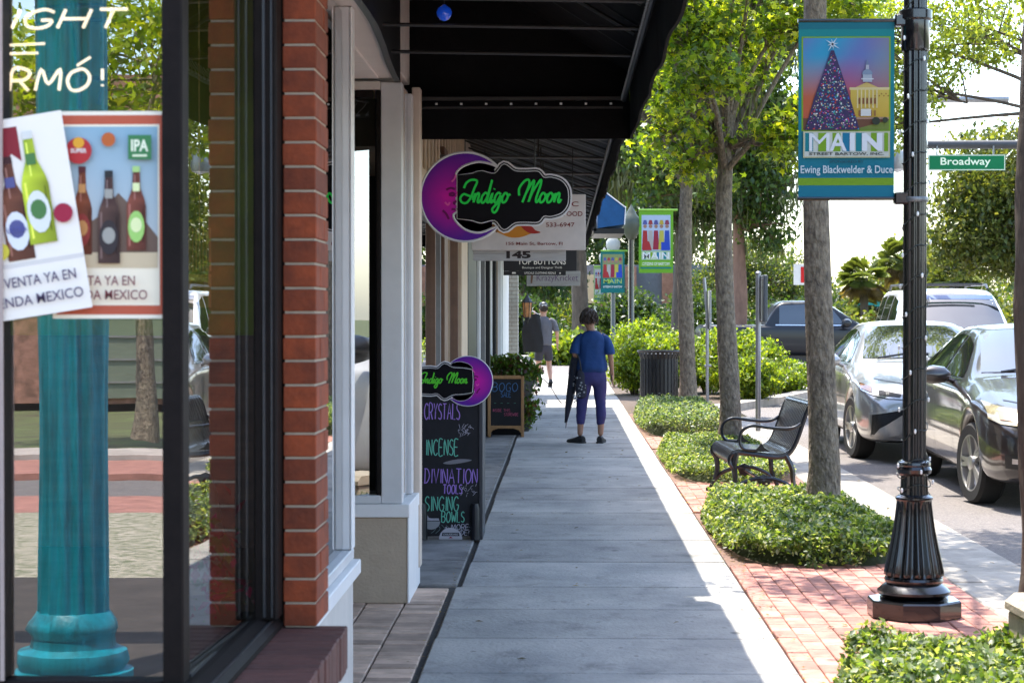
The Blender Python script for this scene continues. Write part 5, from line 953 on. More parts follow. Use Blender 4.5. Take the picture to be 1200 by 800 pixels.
camry = dict(sedan); camry['spokes'] = 5; camry['patches'] = sedan['patches'] + [
 ('headlight', LENS, [(.45, .655), (.65, .665), (.80, .70), (.868, .745)], [(.42, .715), (.65, .755), (.80, .79), (.862, .815)], 'front', True, .010), ('headlight_bulb', AMB, [(.78, .715), (.862, .755)], [(.77, .775), (.858, .805)], 'front', True, .016), ('headlight_bowl', BLKP, [(.52, .675), (.72, .695)], [(.50, .705), (.71, .745)], 'front', True, .014),
 ('grille', GRILL, [(-.42, .64), (0, .63), (.42, .64)], [(-.40, .70), (0, .71), (.40, .70)], 'front', False, .008),
 ('lower_grille', GRILL, [(-.50, .28), (0, .27), (.50, .28)], [(-.38, .58), (0, .59), (.38, .58)], 'front', False, .008),
 ('side_vent', GRILL, [(.46, .30), (.79, .30)], [(.42, .565), (.79, .505)], 'front', True, .008), ('vent_blade', M('silver_trim', (.5, .48, .45), .3, .5), [(.79, .26), (.46, .25)], [(.72, .365), (.405, .565)], 'front', True, .014), ('vent_trim', M('silver_trim', (.5, .48, .45), .3, .5), [(.40, .26), (.40, .585)], [(.43, .26), (.43, .57)], 'front', False, .012), ('vent_trim', M('silver_trim', (.5, .48, .45), .3, .5), [(.792, .27), (.80, .50)], [(.808, .27), (.815, .51)], 'front', True, .016), ('vent_trim', M('silver_trim', (.5, .48, .45), .3, .5), [(.38, .575), (.80, .50)], [(.38, .590), (.815, .515)], 'front', True, .014)]
H0 = -.08
acc, bv = vehicle('parked_car', 'dark plum sedan with yellowed headlights, the parked car nearest the camera', 'car', accord, paint('plum_black_paint', (.032, .024, .022), .3), (4.33, 16.72, H0), R(-1.2), 'cars parked along the kerb', R(9))
def wipers(e, fo=.97):
    for a, b in (((-.55, 1.50 - fo, 1.055), (.02, 1.60 - fo, 1.10)), ((.02, 1.48 - fo, 1.06), (.55, 1.60 - fo, 1.09))): MB().tube([a, ((a[0] + b[0]) / 2, (a[1] + b[1]) / 2 - .01, (a[2] + b[2]) / 2 + .02), b], .012, 5).build('wiper', BLKP, e)
wipers(acc)
MB().box(-.15, .15, -1.005, -.99, .46, .60).build('number_plate', PLATE, acc)
cam_, bv = vehicle('parked_car', 'silver sedan with side bumper vents, second car along the kerb', 'car', camry, paint('silver_paint', (.40, .39, .38), .55, .28), (4.10, 22.0, H0), R(-1.0), 'cars parked along the kerb', R(7)); wipers(cam_)
suvd = dict(L=5.1, W=2.0, fo=.95, wb=2.95, rw=.38, spokes=6,
  top=[(0, .85), (.06, 1.0), (.3, 1.07), (1.0, 1.12), (1.25, 1.16), (1.35, 1.19), (1.75, 1.52), (2.1, 1.80), (2.4, 1.88), (4.6, 1.89), (4.9, 1.80), (5.05, 1.2), (5.1, .95)],
  belt=[(0, .72), (.06, .92), (.4, 1.0), (1.3, 1.08), (3, 1.12), (4.9, 1.14), (5.1, .9)], w=[(0, .8), (.06, .9), (.3, .97), (.8, 1.0), (4.6, 1.0), (5.0, .93), (5.1, .85)],
  wt=[(0, .7), (.3, .82), (1.3, .86), (1.75, .80), (2.2, .73), (4.7, .72), (5.1, .74)], zb=[(0, .35), (.3, .28), (4.8, .28), (5.1, .4)], mirror=(1.0, 1.72, 1.22, 1.5), mirror_mat=BLKP)
suvd['patches'] = [('windshield', CARG, [(-.80, 1.235), (0, 1.25), (.80, 1.235)], [(-.68, 1.77), (0, 1.80), (.68, 1.77)], 'front', False, .006), ('side_window', CARG, [(1.75, 1.2), (2.75, 1.2)], [(2.02, 1.66), (2.75, 1.77)], 'side', True, .006), ('side_window', CARG, [(2.85, 1.2), (3.75, 1.2)], [(2.85, 1.77), (3.75, 1.78)], 'side', True, .006), ('side_window', CARG, [(3.85, 1.2), (4.75, 1.2)], [(3.85, 1.78), (4.7, 1.74)], 'side', True, .006), ('rear_window', CARG, [(-.7, 1.25), (.7, 1.25)], [(-.62, 1.72), (.62, 1.72)], 'rear', False, .006),
 ('grille', GRILL, [(-.45, .70), (.45, .70)], [(-.47, .95), (.47, .95)], 'front', False, .008), ('headlight', LENS, [(.55, .75), (.92, .78)], [(.55, .95), (.93, .96)], 'front', True, .01), ('lower_grille', GRILL, [(-.6, .42), (.6, .42)], [(-.6, .56), (.6, .56)], 'front', False, .008), ('sun_strip', M('sunshade_blue', (.05, .10, .22), .3, 0, .1, 4, 0), [(-.69, 1.70), (.69, 1.70)], [(-.68, 1.765), (.68, 1.765)], 'front', False, .009)]
suv, _ = vehicle('parked_car', 'white sport utility vehicle with roof rack behind the silver sedan', 'car', suvd, paint('white_car_paint', (.74, .74, .73), .0, .3), (6.36, 32.2, H0), R(-3), 'cars parked along the kerb')
suv.scale = (1.07,) * 3; acc.scale = (1.025,) * 3; cam_.scale = (1.03,) * 3
def rack(e):
    for x in (-.62, .62): MB().tube([(x, 1.25, 1.87), (x, 1.4, 1.94), (x, 3.5, 1.95), (x, 3.65, 1.88)], .02, 6).build('roof_rail', BLKP, e, smooth=True)
    [MB().tube([(-.62, y, 1.95), (.62, y, 1.95)], .02, 6).build('roof_rack', BLKP, e) for y in (1.7, 2.9)]; wipers(e, 1.0 + .13)
    for c in e.children:
        if c.name.startswith('wiper'): c.location = (0, .02, .175)
rack(suv)
s_2 = copy_tree(suv); s_2.location = (4.45, 6.3, H0); s_2.rotation_euler = (0, 0, 0); s_2['label'] = 'white sport utility vehicle parked beside the camera, mirrored in the narrow entry window'
pk = dict(L=5.85, W=1.98, fo=.95, wb=3.6, rw=.39, spokes=6,
  top=[(0, .9), (.06, 1.05), (.4, 1.14), (1.3, 1.2), (1.5, 1.24), (1.9, 1.52), (2.3, 1.78), (2.6, 1.88), (3.6, 1.87), (3.85, 1.78), (4.0, 1.24), (4.05, 1.22), (5.8, 1.22), (5.85, 1.0)],
  belt=[(0, .75), (.06, .95), (.4, 1.05), (1.4, 1.14), (4, 1.18), (5.8, 1.2), (5.85, .95)], w=[(0, .8), (.06, .9), (.3, .96), (.8, .99), (5.6, .99), (5.85, .95)], wt=[(0, .7), (.4, .84), (1.5, .86), (2.3, .75), (3.7, .74), (4.02, .9), (5.85, .9)], zb=[(0, .42), (.3, .36), (5.85, .42)], mirror=(.98, 1.95, 1.27, 1.7), mirror_mat=BLKP)
pk['patches'] = [('windshield', CARG, [(-.80, 1.28), (.80, 1.28)], [(-.68, 1.77), (.68, 1.77)], 'front', False, .006), ('side_window', CARG, [(1.95, 1.24), (2.75, 1.24)], [(2.3, 1.70), (2.75, 1.77)], 'side', True, .006), ('side_window', CARG, [(2.85, 1.24), (3.7, 1.24)], [(2.85, 1.77), (3.68, 1.74)], 'side', True, .006), ('door_trim', CHR, [(1.9, 1.19), (3.8, 1.2)], [(1.9, 1.22), (3.8, 1.23)], 'side', True, .01), ('door_seam', BLKP, [(2.80, .5), (2.80, 1.18)], [(2.815, .5), (2.815, 1.18)], 'side', True, .004), ('door_handle', CHR, [(2.55, 1.02), (2.75, 1.02)], [(2.55, 1.06), (2.75, 1.06)], 'side', True, .03)]
vehicle('pickup_truck', 'dark blue black pickup truck crossing behind the trees on the cross street', 'pickup truck', pk, M('black_truck_paint', (.006, .007, .010), .35, 0, .06, 60, 0, coat=.25, spec=.3), (9.0, 57.5, -.085), R(90), None)[0].scale = (1.05,) * 3
far_ = copy_tree(suv); far_.location = (6.6, 85, -.1); far_.rotation_euler = (0, 0, R(4)); far_['label'] = 'white vehicle glimpsed far off between the tree trunks above the hedge'

# ================================================================ people
SKIN = M('skin', (.36, .19, .12), .55, 0, .12, 9, .1); SKINL = M('skin_light', (.46, .25, .17), .55, 0, .12, 9, .1)
def skinned(name, nodes, edges, mat, parent, loc=(0, 0, 0), lv=2, root=0, bump=None):
    me = bpy.data.meshes.new(name); me.from_pydata([n[:3] for n in nodes], edges, []); o = bpy.data.objects.new(name, me); COL.objects.link(o)
    o.modifiers.new('skin', 'SKIN'); o.modifiers['skin'].use_smooth_shade = True; s = o.modifiers.new('sub', 'SUBSURF'); s.levels = lv; s.render_levels = lv
    for i, n in enumerate(nodes):
        v = me.skin_vertices[0].data[i]; v.radius = (n[3], n[4] if len(n) > 4 else n[3]); v.use_root = i == root
    if bump:
        t = bpy.data.textures.new(name, 'CLOUDS'); t.noise_scale = bump[1]; d = o.modifiers.new('d', 'DISPLACE'); d.texture = t; d.strength = bump[0]; d.mid_level = .5
    dg = bpy.context.evaluated_depsgraph_get(); m2 = bpy.data.meshes.new_from_object(o.evaluated_get(dg)); o.modifiers.clear(); o.data = m2; m2.materials.clear(); m2.materials.append(mat); m2.polygons.foreach_set('use_smooth', [True] * len(m2.polygons)); o.parent = parent; o.location = loc; return o
def hand(nodes, edges, wi, d, side, curl=.35, s=1.):
    """palm and five bent fingers growing from node wi along direction d"""
    w = Vector(nodes[wi][:3]); d = Vector(d).normalized(); up = Vector(side).normalized(); nrm = d.cross(up).normalized()
    pm = w + d * .045 * s; nodes.append((*pm, .021 * s, .030 * s)); a = len(nodes) - 1; edges.append((wi, a))
    for k, (o, L) in enumerate(((-.027, .060), (-.009, .072), (.009, .068), (.026, .052))):
        b = pm + d * .042 * s + up * o * s; nodes.append((*b, .0095 * s)); i0 = len(nodes) - 1; edges.append((a, i0))
        c = b + (d * math.cos(curl) + nrm * math.sin(curl)) * L * .5 * s; nodes.append((*c, .0085 * s)); e_ = c + (d * math.cos(curl * 2.3) + nrm * math.sin(curl * 2.3)) * L * .5 * s; nodes.append((*e_, .007 * s)); edges += [(i0, i0 + 1), (i0 + 1, i0 + 2)]
    t0 = w + d * .02 * s - up * .03 * s; t1 = t0 + (d * .8 - up * .6) * .035 * s; t2 = t1 + d * .028 * s + nrm * .01; i0 = len(nodes); nodes += [(*t0, .011 * s), (*t1, .010 * s), (*t2, .0085 * s)]; edges += [(wi, i0), (i0, i0 + 1), (i0 + 1, i0 + 2)]
def garment(nm, mat, parent, rings, sleeves, srad, fold):
    m = MB(); n = 56; vs = []; fs = []; ph = len(rings)
    for j, (cy, z, rx, ry) in enumerate(rings):
        k = fold * max(0, min(1, (len(rings) - 2.5 - j) / 5)) + .008
        for i in range(n):
            a = 2 * math.pi * i / n; q = 1 + k * (math.sin(7 * a + 9 * z) * .5 + math.sin(12 * a - 14 * z + 1) * .35 + math.sin(4 * a + 30 * z) * .5); ex = .85
            vs.append((rx * q * math.copysign(abs(math.cos(a)) ** ex, math.cos(a)), cy + ry * q * math.copysign(abs(math.sin(a)) ** ex, math.sin(a)), z + .008 * math.sin(3 * a) * (j < 2)))
    for j in range(len(rings) - 1):
        for i in range(n): fs.append((j * n + i, j * n + (i + 1) % n, (j + 1) * n + (i + 1) % n, (j + 1) * n + i))
    m.add(vs, fs); b0 = len(m.v)
    for s in sleeves: m.tube(cat(s, 4), [float(np.interp(t, np.linspace(0, 1, 5), srad)) * (1 + .03 * math.sin(t * 25)) for t in np.linspace(0, 1, 17)], 16, False, flat=1.0)
    o = m.build(nm, mat, parent, smooth=True, angle=80); md = o.modifiers.new('s', 'SUBSURF'); md.levels = 1; md.render_levels = 1; return o
def shoe(parent, x, y, ang, mat, L=.25, z=0.):
    rings = [(-.07, .030, .075, .0), (-.06, .036, .085, 0), (.0, .040, .088, 0), (.06, .043, .065, 0), (.12, .046, .05, 0), (.165, .038, .04, 0), (.19, .015, .028, .005)]
    vs = []; fs = []; n = 12
    for t, w, h, zb in rings:
        for k in range(n):
            a = 2 * math.pi * k / n; xx = w * math.cos(a); zz = max(zb + .001, h / 2 + h / 2 * math.sin(a) * (1 if math.sin(a) > 0 else 1.2)); vs.append((xx, t * L / .25, zz))
    for j in range(len(rings) - 1):
        for k in range(n): fs.append((j * n + k, j * n + (k + 1) % n, (j + 1) * n + (k + 1) % n, (j + 1) * n + k))
    fs += [tuple(range(n)), tuple(range((len(rings) - 1) * n, len(rings) * n))]; m = MB(); m.add(vs, fs); m.box(-.042, .042, -.075, .15, .001, .02, .006); return m.build('shoe', mat, parent, (x, y, z), ang, smooth=True)
wm = empty('person', (.335, 23.2, 0), 0, 'person in blue shirt and navy capri leggings holding a folded dark umbrella on the pavement', 'person')
HX = -.035
N_ = [(0, 0, .86, .10, .085), (0, .0, 1.0, .095, .075), (0, .01, 1.17, .10, .08), (0, .0, 1.285, .05, .05), (HX * .6, .02, 1.345, .045, .047), (HX, .03, 1.42, .068, .078), (HX, .025, 1.51, .066, .08), (HX, .02, 1.555, .035, .045),
  (.15, -.005, 1.25, .045), (.215, -.03, 1.02, .036), (.235, .0, .80, .024), (-.15, 0, 1.25, .045), (-.205, -.05, 1.03, .036), (-.15, .14, .98, .024),
  (.085, 0, .80, .085), (.10, .01, .47, .052), (.105, -.01, .27, .045), (.10, -.02, .08, .032), (-.085, 0, .80, .085), (-.115, .0, .47, .052), (-.13, -.01, .27, .045), (-.14, -.02, .08, .032)]
E_ = [(0, 1), (1, 2), (2, 3), (3, 4), (4, 5), (5, 6), (6, 7), (2, 8), (8, 9), (9, 10), (2, 11), (11, 12), (12, 13), (0, 14), (14, 15), (15, 16), (16, 17), (0, 18), (18, 19), (19, 20), (20, 21)]
hand(N_, E_, 10, (.02, .05, -1), (0, 1, .0), .25); hand(N_, E_, 13, (.4, .7, -.1), (0, 0, 1), .8)
N_ += [(HX - .045, .09, 1.44, .018), (HX - .06, .112, 1.43, .012)]; E_ += [(5, len(N_) - 2), (len(N_) - 2, len(N_) - 1)]
for sx in (-1, 1): N_.append((HX + sx * .078, .01, 1.44, .014, .022)); E_.append((5, len(N_) - 1))
skinned('body', N_, E_, SKIN, wm)
SH = M('royal_blue_jersey', (.003, .038, .155), .8, 0, .18, 5, .5, 9, bdist=.03)
garment('shirt', SH, wm, [(.0, .82, .150, .11), (0, .84, .172, .128), (0, .875, .180, .132), (0, .92, .172, .124), (0, .98, .160, .112), (.005, 1.06, .158, .108), (.005, 1.14, .164, .108), (.0, 1.20, .168, .104), (0, 1.245, .150, .092), (0, 1.275, .112, .075), (0, 1.30, .075, .06), (0, 1.308, .055, .052)],
 [[(.10, .0, 1.235), (.155, -.005, 1.20), (.19, -.015, 1.13), (.205, -.025, 1.06), (.208, -.027, 1.03)], [(-.10, .0, 1.235), (-.155, -.005, 1.20), (-.185, -.015, 1.13), (-.20, -.035, 1.07), (-.204, -.04, 1.04)]], [.055, .058, .060, .062, .060], .035)
LG = M('navy_leggings', (.028, .026, .125), .75, 0, .25, 6, .3, 14, bdist=.02)
skinned('leggings', [(0, 0, .93, .14, .10), (0, -.01, .84, .155, .125), (.085, -.01, .74, .112, .112), (.092, 0, .60, .082), (.10, .01, .47, .066), (.105, -.01, .33, .062), (.103, -.015, .20, .048), (-.085, -.01, .74, .112, .112), (-.10, 0, .60, .088), (-.115, .0, .47, .066), (-.128, -.01, .33, .062), (-.135, -.015, .20, .048)], [(0, 1), (1, 2), (2, 3), (3, 4), (4, 5), (5, 6), (1, 7), (7, 8), (8, 9), (9, 10), (10, 11)], LG, wm, bump=(.022, .08))
BS = M('black_shoe', (.012, .012, .013), .6, 0, .2, 20, .2); shoe(wm, .10, -.0, R(-12), BS); shoe(wm, -.145, .0, R(48), BS)
def hair(parent, c, r, n, col, L, seed=3, back=-.02):
    q = random.Random(seed); m = MB(); m.lathe([(.02, -.095), (.07, -.08), (.09, -.04), (.098, .0), (.094, .04), (.075, .075), (.04, .095), (.01, .102)], 24, sx=r / .095 * .82, sy=r / .095); m.v = [(v[0] * (1 + .05 * math.sin(v[2] * 60 + v[0] * 40)), v[1] + back, v[2]) for v in m.v]
    for k in range(n):
        th = q.uniform(0, 2 * math.pi); ph = q.uniform(-.55, 1.3); p = Vector((r * .84 * math.cos(th) * math.cos(ph), r * math.sin(th) * math.cos(ph) + back, r * 1.03 * math.sin(ph)))
        if p.y > .06 and p.z < .03: continue
        d = Vector((p.x * .7, p.y * .7, -r * 1.1)).normalized() * L * q.uniform(.6, 1.2) + Vector((q.uniform(-.010, .010), q.uniform(-.008, .008), 0)); s = p * 1.01; m.tube([s, s + d * .5 + p.normalized() * .006, s + d], [.006, .006, .002], 4, False)
    return m.build('hair', M('hair_' + str(seed), col, .55, 0, .3, 40, .4), parent, c, smooth=True)
hair(wm, (HX, .02, 1.475), .100, 420, (.045, .026, .017), .055)
MB().lathe([(.05, -.03), (.06, .0), (.045, .035)], 16, (0, 0), sx=.9, sy=.8).build('face_mask', BLK, wm, (HX - .015, .075, 1.405), smooth=True)
um = empty('umbrella', (.03, 23.25, .17), 0, 'folded dark umbrella with floral edge hanging from the arm of the person in blue', 'umbrella'); UC = M('umbrella_cloth', (.012, .014, .03), .7, 0, .3, 12, .5, 20, bdist=.02)
m = MB(); m.tube([(0, 0, .06), (.03, 0, .25), (.075, 0, .50), (.105, 0, .72), (.13, 0, .86), (.135, 0, .92)], [.008, .032, .052, .062, .050, .02], 16)
for i in range(len(m.v)): x, y, z = m.v[i]; a = math.atan2(y, x - z * .14); m.v[i] = (x + .008 * math.sin(4 * a), y, z)
m.build('folded_canopy', UC, um, smooth=True); MB().tube([(0, 0, 0), (.008, 0, .07)], [.004, .008], 6).build('tip', M('steel_tip', (.3, .3, .3), .3, .8), um); MB().tube([(.133, 0, .9), (.145, 0, 1.0), (.16, .02, 1.04), (.19, .05, 1.03), (.20, .06, .98)], .013, 8).build('handle', BLK, um, smooth=True)
m = MB(); q = random.Random(8)
for k in range(26): x, z = q.uniform(.085, .16), q.uniform(.30, .62); m.lathe([(.0, -.002), (q.uniform(.006, .014), 0), (.0, .002)], 6, (x, 0)); m.v[-18:] = [(v[0], -.06 + v[2], z + v[1]) for v in m.v[-18:]]
m.build('floral_print', M('pale_flowers', (.32, .32, .34), .7), um)
bgm = empty('shoulder_bag', (.21, 23.12, .52), 0, 'black floral bag hanging against the left leg of the person in blue', 'bag'); m = MB(); m.lathe([(.02, 0), (.06, .02), (.068, .12), (.06, .26), (.03, .34)], 14, sx=1, sy=.5); m.build('pouch', UC, bgm, smooth=True); m = MB().tube([(0, -.02, .33), (-.02, -.03, .45), (-.05, 0, .52)], .008, 5); m.build('strap', BLK, bgm)
m = MB()
for k in range(16): x, z = q.uniform(-.05, .05), q.uniform(.03, .25); m.lathe([(0, -.002), (q.uniform(.006, .013), 0), (0, .002)], 6, (x, 0)); m.v[-18:] = [(v[0], -.042 + v[2], z + v[1]) for v in m.v[-18:]]
m.build('floral_print', M('pale_flowers', (.32, .32, .34), .7), bgm)
# walking man
mn = empty('person', (-.40, 41.0, -.005), R(8), 'person in grey shirt, dark shorts and cap walking away on the far pavement', 'person')
N_ = [(0, 0, .93, .11, .09), (0, .0, 1.08, .11, .08), (0, .02, 1.28, .12, .09), (0, .02, 1.42, .055), (0, .04, 1.49, .05), (0, .055, 1.57, .072, .085), (0, .05, 1.66, .07, .085), (0, .045, 1.71, .04, .05),
  (.19, .01, 1.38, .052), (.27, -.06, 1.12, .043), (.29, .06, .90, .028), (-.19, .01, 1.38, .052), (-.33, .05, 1.24, .043), (-.22, .02, 1.46, .028),
  (.09, .02, .86, .085), (.12, .10, .50, .06), (.125, -.03, .30, .052), (.12, -.14, .13, .036), (-.09, -.0, .86, .085), (-.10, .06, .50, .06), (-.10, .06, .30, .052), (-.10, .06, .09, .036)]
hand(N_, E2 := list(E_[:21]), 10, (.0, .12, -1), (0, 1, 0), .4); hand(N_, E2, 13, (.4, .0, .6), (0, 1, 0), 1.0)
for sx in (-1, 1): N_.append((sx * .083, .04, 1.60, .015, .022)); E2.append((5, len(N_) - 1))
N_.append((0, .145, 1.59, .016)); E2.append((5, len(N_) - 1))
skinned('body', N_, E2, SKINL, mn)
garment('shirt', M('grey_tshirt', (.10, .10, .115), .85, 0, .2, 5, .4, 10, bdist=.02), mn, [(.0, .86, .15, .11), (0, .88, .172, .125), (0, .98, .170, .12), (.01, 1.10, .175, .118), (.015, 1.22, .192, .122), (.02, 1.31, .195, .115), (.02, 1.37, .175, .10), (.02, 1.41, .125, .085), (.02, 1.445, .075, .065), (.02, 1.455, .06, .06)],
 [[(.12, .01, 1.37), (.18, .01, 1.35), (.225, -.01, 1.27), (.25, -.035, 1.18), (.255, -.04, 1.15)], [(-.12, .01, 1.37), (-.19, .015, 1.36), (-.25, .03, 1.31), (-.29, .035, 1.27), (-.30, .04, 1.26)]], [.064, .068, .068, .066, .064], .025)
skinned('shorts', [(0, 0, .95, .15, .11), (0, 0, .86, .155, .12), (.09, .02, .76, .105), (.11, .06, .60, .10), (.112, .075, .54, .10), (-.09, 0, .76, .105), (-.10, .04, .60, .10), (-.10, .05, .54, .10)], [(0, 1), (1, 2), (2, 3), (3, 4), (1, 5), (5, 6), (6, 7)], M('dark_shorts', (.035, .033, .045), .85, 0, .2, 6, .3), mn)
hair(mn, (0, .04, 1.64), .098, 200, (.03, .018, .012), .02, 5); m = MB(); m.lathe([(.094, 0), (.098, .03), (.088, .07), (.05, .098), (.01, .104)], 20, sx=.92, sy=1.08); m.build('cap', BLK, mn, (0, .035, 1.655), smooth=True); MB().box(-.05, .05, -.072, -.066, .0, .03).build('cap_strap', M('white_mesh_cap', (.6, .6, .6), .7), mn, (0, .0, 1.67)); 
shoe(mn, -.10, .07, 0, BS, .28); o = shoe(mn, .12, -.17, 0, BS, .28, .07); o.rotation_euler = (R(-35), 0, 0)
gm = empty('garment', (-.63, 40.82, .72), R(8), 'long black garment on a hanger carried over the shoulder of the person in grey', 'clothes'); m = MB()
n = 16; vs = []; fs = []
for j in range(9):
    t = j / 8; w = .22 - .09 * t ** 3 if t > .3 else .20 + .02 * t / .3; 
    for k in range(n): a = 2 * math.pi * k / n; vs.append((w * math.cos(a) * (1 + .06 * math.sin(3 * a + j)), .05 * math.sin(a) * (1 + .4 * math.sin(5 * a + j)), .78 * t))
for j in range(8):
    for k in range(n): fs.append((j * n + k, j * n + (k + 1) % n, (j + 1) * n + (k + 1) % n, (j + 1) * n + k))
fs += [tuple(range(n)), tuple(range(8 * n, 9 * n))]; m.add(vs, fs); m.build('cloth', M('black_cloth', (.008, .008, .009), .9, 0, .3, 6, .4), gm, smooth=True); MB().tube([(-.14, 0, .77), (0, 0, .84), (.14, 0, .77)], .008, 6).tube([(0, 0, .84), (0, 0, .90), (.03, 0, .92)], .004, 5).build('hanger', WHITE, gm)

# ================================================================ planting
def bed(name, label, x0, x1, y0, y1, h, n, size, pal, hole=None, base=0.):
    e = scatter(name, *_bed(x0, x1, y0, y1, h, n, size, pal, hole), 'oval', .75); e['kind'] = 'stuff'; e['label'] = label; e['category'] = 'ground cover'
    # leafy mound beneath the leaves
    return e
def _bed(x0, x1, y0, y1, h, n, size, pal, hole):
    cx, cy, rx, ry = (x0 + x1) / 2, (y0 + y1) / 2, (x1 - x0) / 2, (y1 - y0) / 2; P = []
    k = int(n * 1.5); u = RNG.uniform(-1, 1, k); v = RNG.uniform(-1, 1, k); d = (np.abs(u) ** 3.2 + np.abs(v) ** 3.2); ang = np.arctan2(v, u)
    ok = d < (1 + .05 * np.sin(7 * ang) + .04 * np.sin(17 * ang) + RNG.normal(0, .05, k)); u, v, d = u[ok][:n], v[ok][:n], np.minimum(d[ok][:n], 1); X = cx + u * rx; Y = cy + v * ry
    edge = np.minimum(1, np.minimum(np.minimum(rx * (1 - np.abs(u)), ry * (1 - np.abs(v))), .45) / .16); und = .8 + .16 * np.sin(X * 9 + 1.3 * np.sin(Y * 5)) * np.sin(Y * 7.3 + X) + .10 * np.sin(X * 23) * np.sin(Y * 19)
    Z = h * np.maximum(.12, (1 - .85 * (1 - np.clip(edge, 0, 1)) ** 2)) * und * (1 - np.abs(RNG.normal(0, .22, len(X)))) + RNG.normal(0, .012, len(X)); Z = np.maximum(Z, .006)
    Pp = np.stack([X, Y, Z], 1); return Pp, RNG.uniform(.6, 1.3, len(X)) * size, palette(len(X), pal, .35)
G_BED = [(.13, .20, .05), (.08, .14, .035), (.24, .30, .14), (.05, .09, .025), (.40, .43, .28), (.16, .22, .05)]
G_BLU = [(.13, .20, .10), (.08, .14, .06), (.22, .28, .17), (.05, .08, .03), (.30, .34, .24)]
SOILM = M('soil', (.10, .07, .05))
def mound(x0, x1, y0, y1, h):
    m = MB(); n = 28; vs = []; fs = []
    for j in range(n + 1):
        for i in range(n + 1):
            u, v = 2 * i / n - 1, 2 * j / n - 1; k = max(0, 1 - max(abs(u), abs(v)) ** 6); s = .93 * max(abs(u), abs(v)) / ((abs(u) ** 3.2 + abs(v) ** 3.2) ** (1 / 3.2) + 1e-9)
            vs.append(((x0 + x1) / 2 + u * min(1, s) * (x1 - x0) / 2 * .97, (y0 + y1) / 2 + v * min(1, s) * (y1 - y0) / 2 * .97, -.02 + h * .62 * k * (1 + .12 * math.sin(9 * u + 5 * v))))
    for j in range(n):
        for i in range(n): a = j * (n + 1) + i; fs.append((a, a + 1, a + n + 2, a + n + 1))
    m.add(vs, fs); m.build('bed_soil', M('leaf_litter', (.045, .055, .02), .95, 0, .5, 30, .8, 60, world=True), kind='structure', smooth=True)
for nm, a in (('the nearest planting bed with pale variegated ground cover in the lower right corner', (1.02, 2.16, 5.6, 8.32, .24, 34000, .036, G_BED)), ('variegated ground cover around the trunk behind the lamp post', (1.0, 2.18, 11.78, 15.5, .22, 44000, .036, G_BED)), ('low ground cover behind the bench', (1.0, 2.15, 17.55, 22.6, .19, 36000, .034, G_BED)), ('bluish green ground cover below the trash can', (1.0, 2.15, 24.1, 30.2, .30, 30000, .042, G_BLU))):
    mound(*a[:5]); bed('ground_cover', nm, *a)
LIT = scatter('leaf_litter', np.stack([RNG.uniform(.95, 1.1, 500), RNG.uniform(8, 31, 500), RNG.uniform(.004, .01, 500)], 1), RNG.uniform(.012, .03, 500), palette(500, [(.30, .18, .04), (.22, .12, .03), (.35, .28, .05), (.12, .08, .04)]), 'oval', .15); tag(LIT, 'dry leaf litter scattered along the joint of the slabs and the beds', 'leaf litter', kind='stuff')
xf = np.concatenate([RNG.uniform(-.6, 2.8, 230), RNG.normal(-.61, .02, 500), RNG.uniform(-.5, .95, 200)]); yf = np.concatenate([RNG.uniform(8, 40, 230), RNG.uniform(7, 30, 500), np.array(ys)[RNG.integers(8, 34, 200)] + RNG.normal(0, .012, 200)])
lt = scatter('fallen_leaves', np.stack([xf, yf, np.full(930, .005)], 1), np.concatenate([RNG.uniform(.015, .05, 230), RNG.uniform(.008, .022, 700)]), palette(930, [(.16, .11, .05), (.10, .08, .04), (.25, .17, .05)]), 'oval', .12); tag(lt, 'small fallen leaves scattered over the pavement', 'leaf litter', kind='stuff')
MB().box(-60, -1.65, -6.0, -2.3, -.125, -.012).build('gravel_verge', M('gravel_and_grass', (.40, .34, .27), .95, 0, .5, 14, .9, 60, world=True, col2=(.07, .10, .03)), kind='structure')
MB().box(-60, -1.61, -2.25, 4.35, -.125, -.004).build('pavement', M('shade_dark_pavement', (.06, .048, .04), .9, 0, .4, 3, .3, world=True), kind='structure')  # colour darkened to stand in for shade in the window reflection
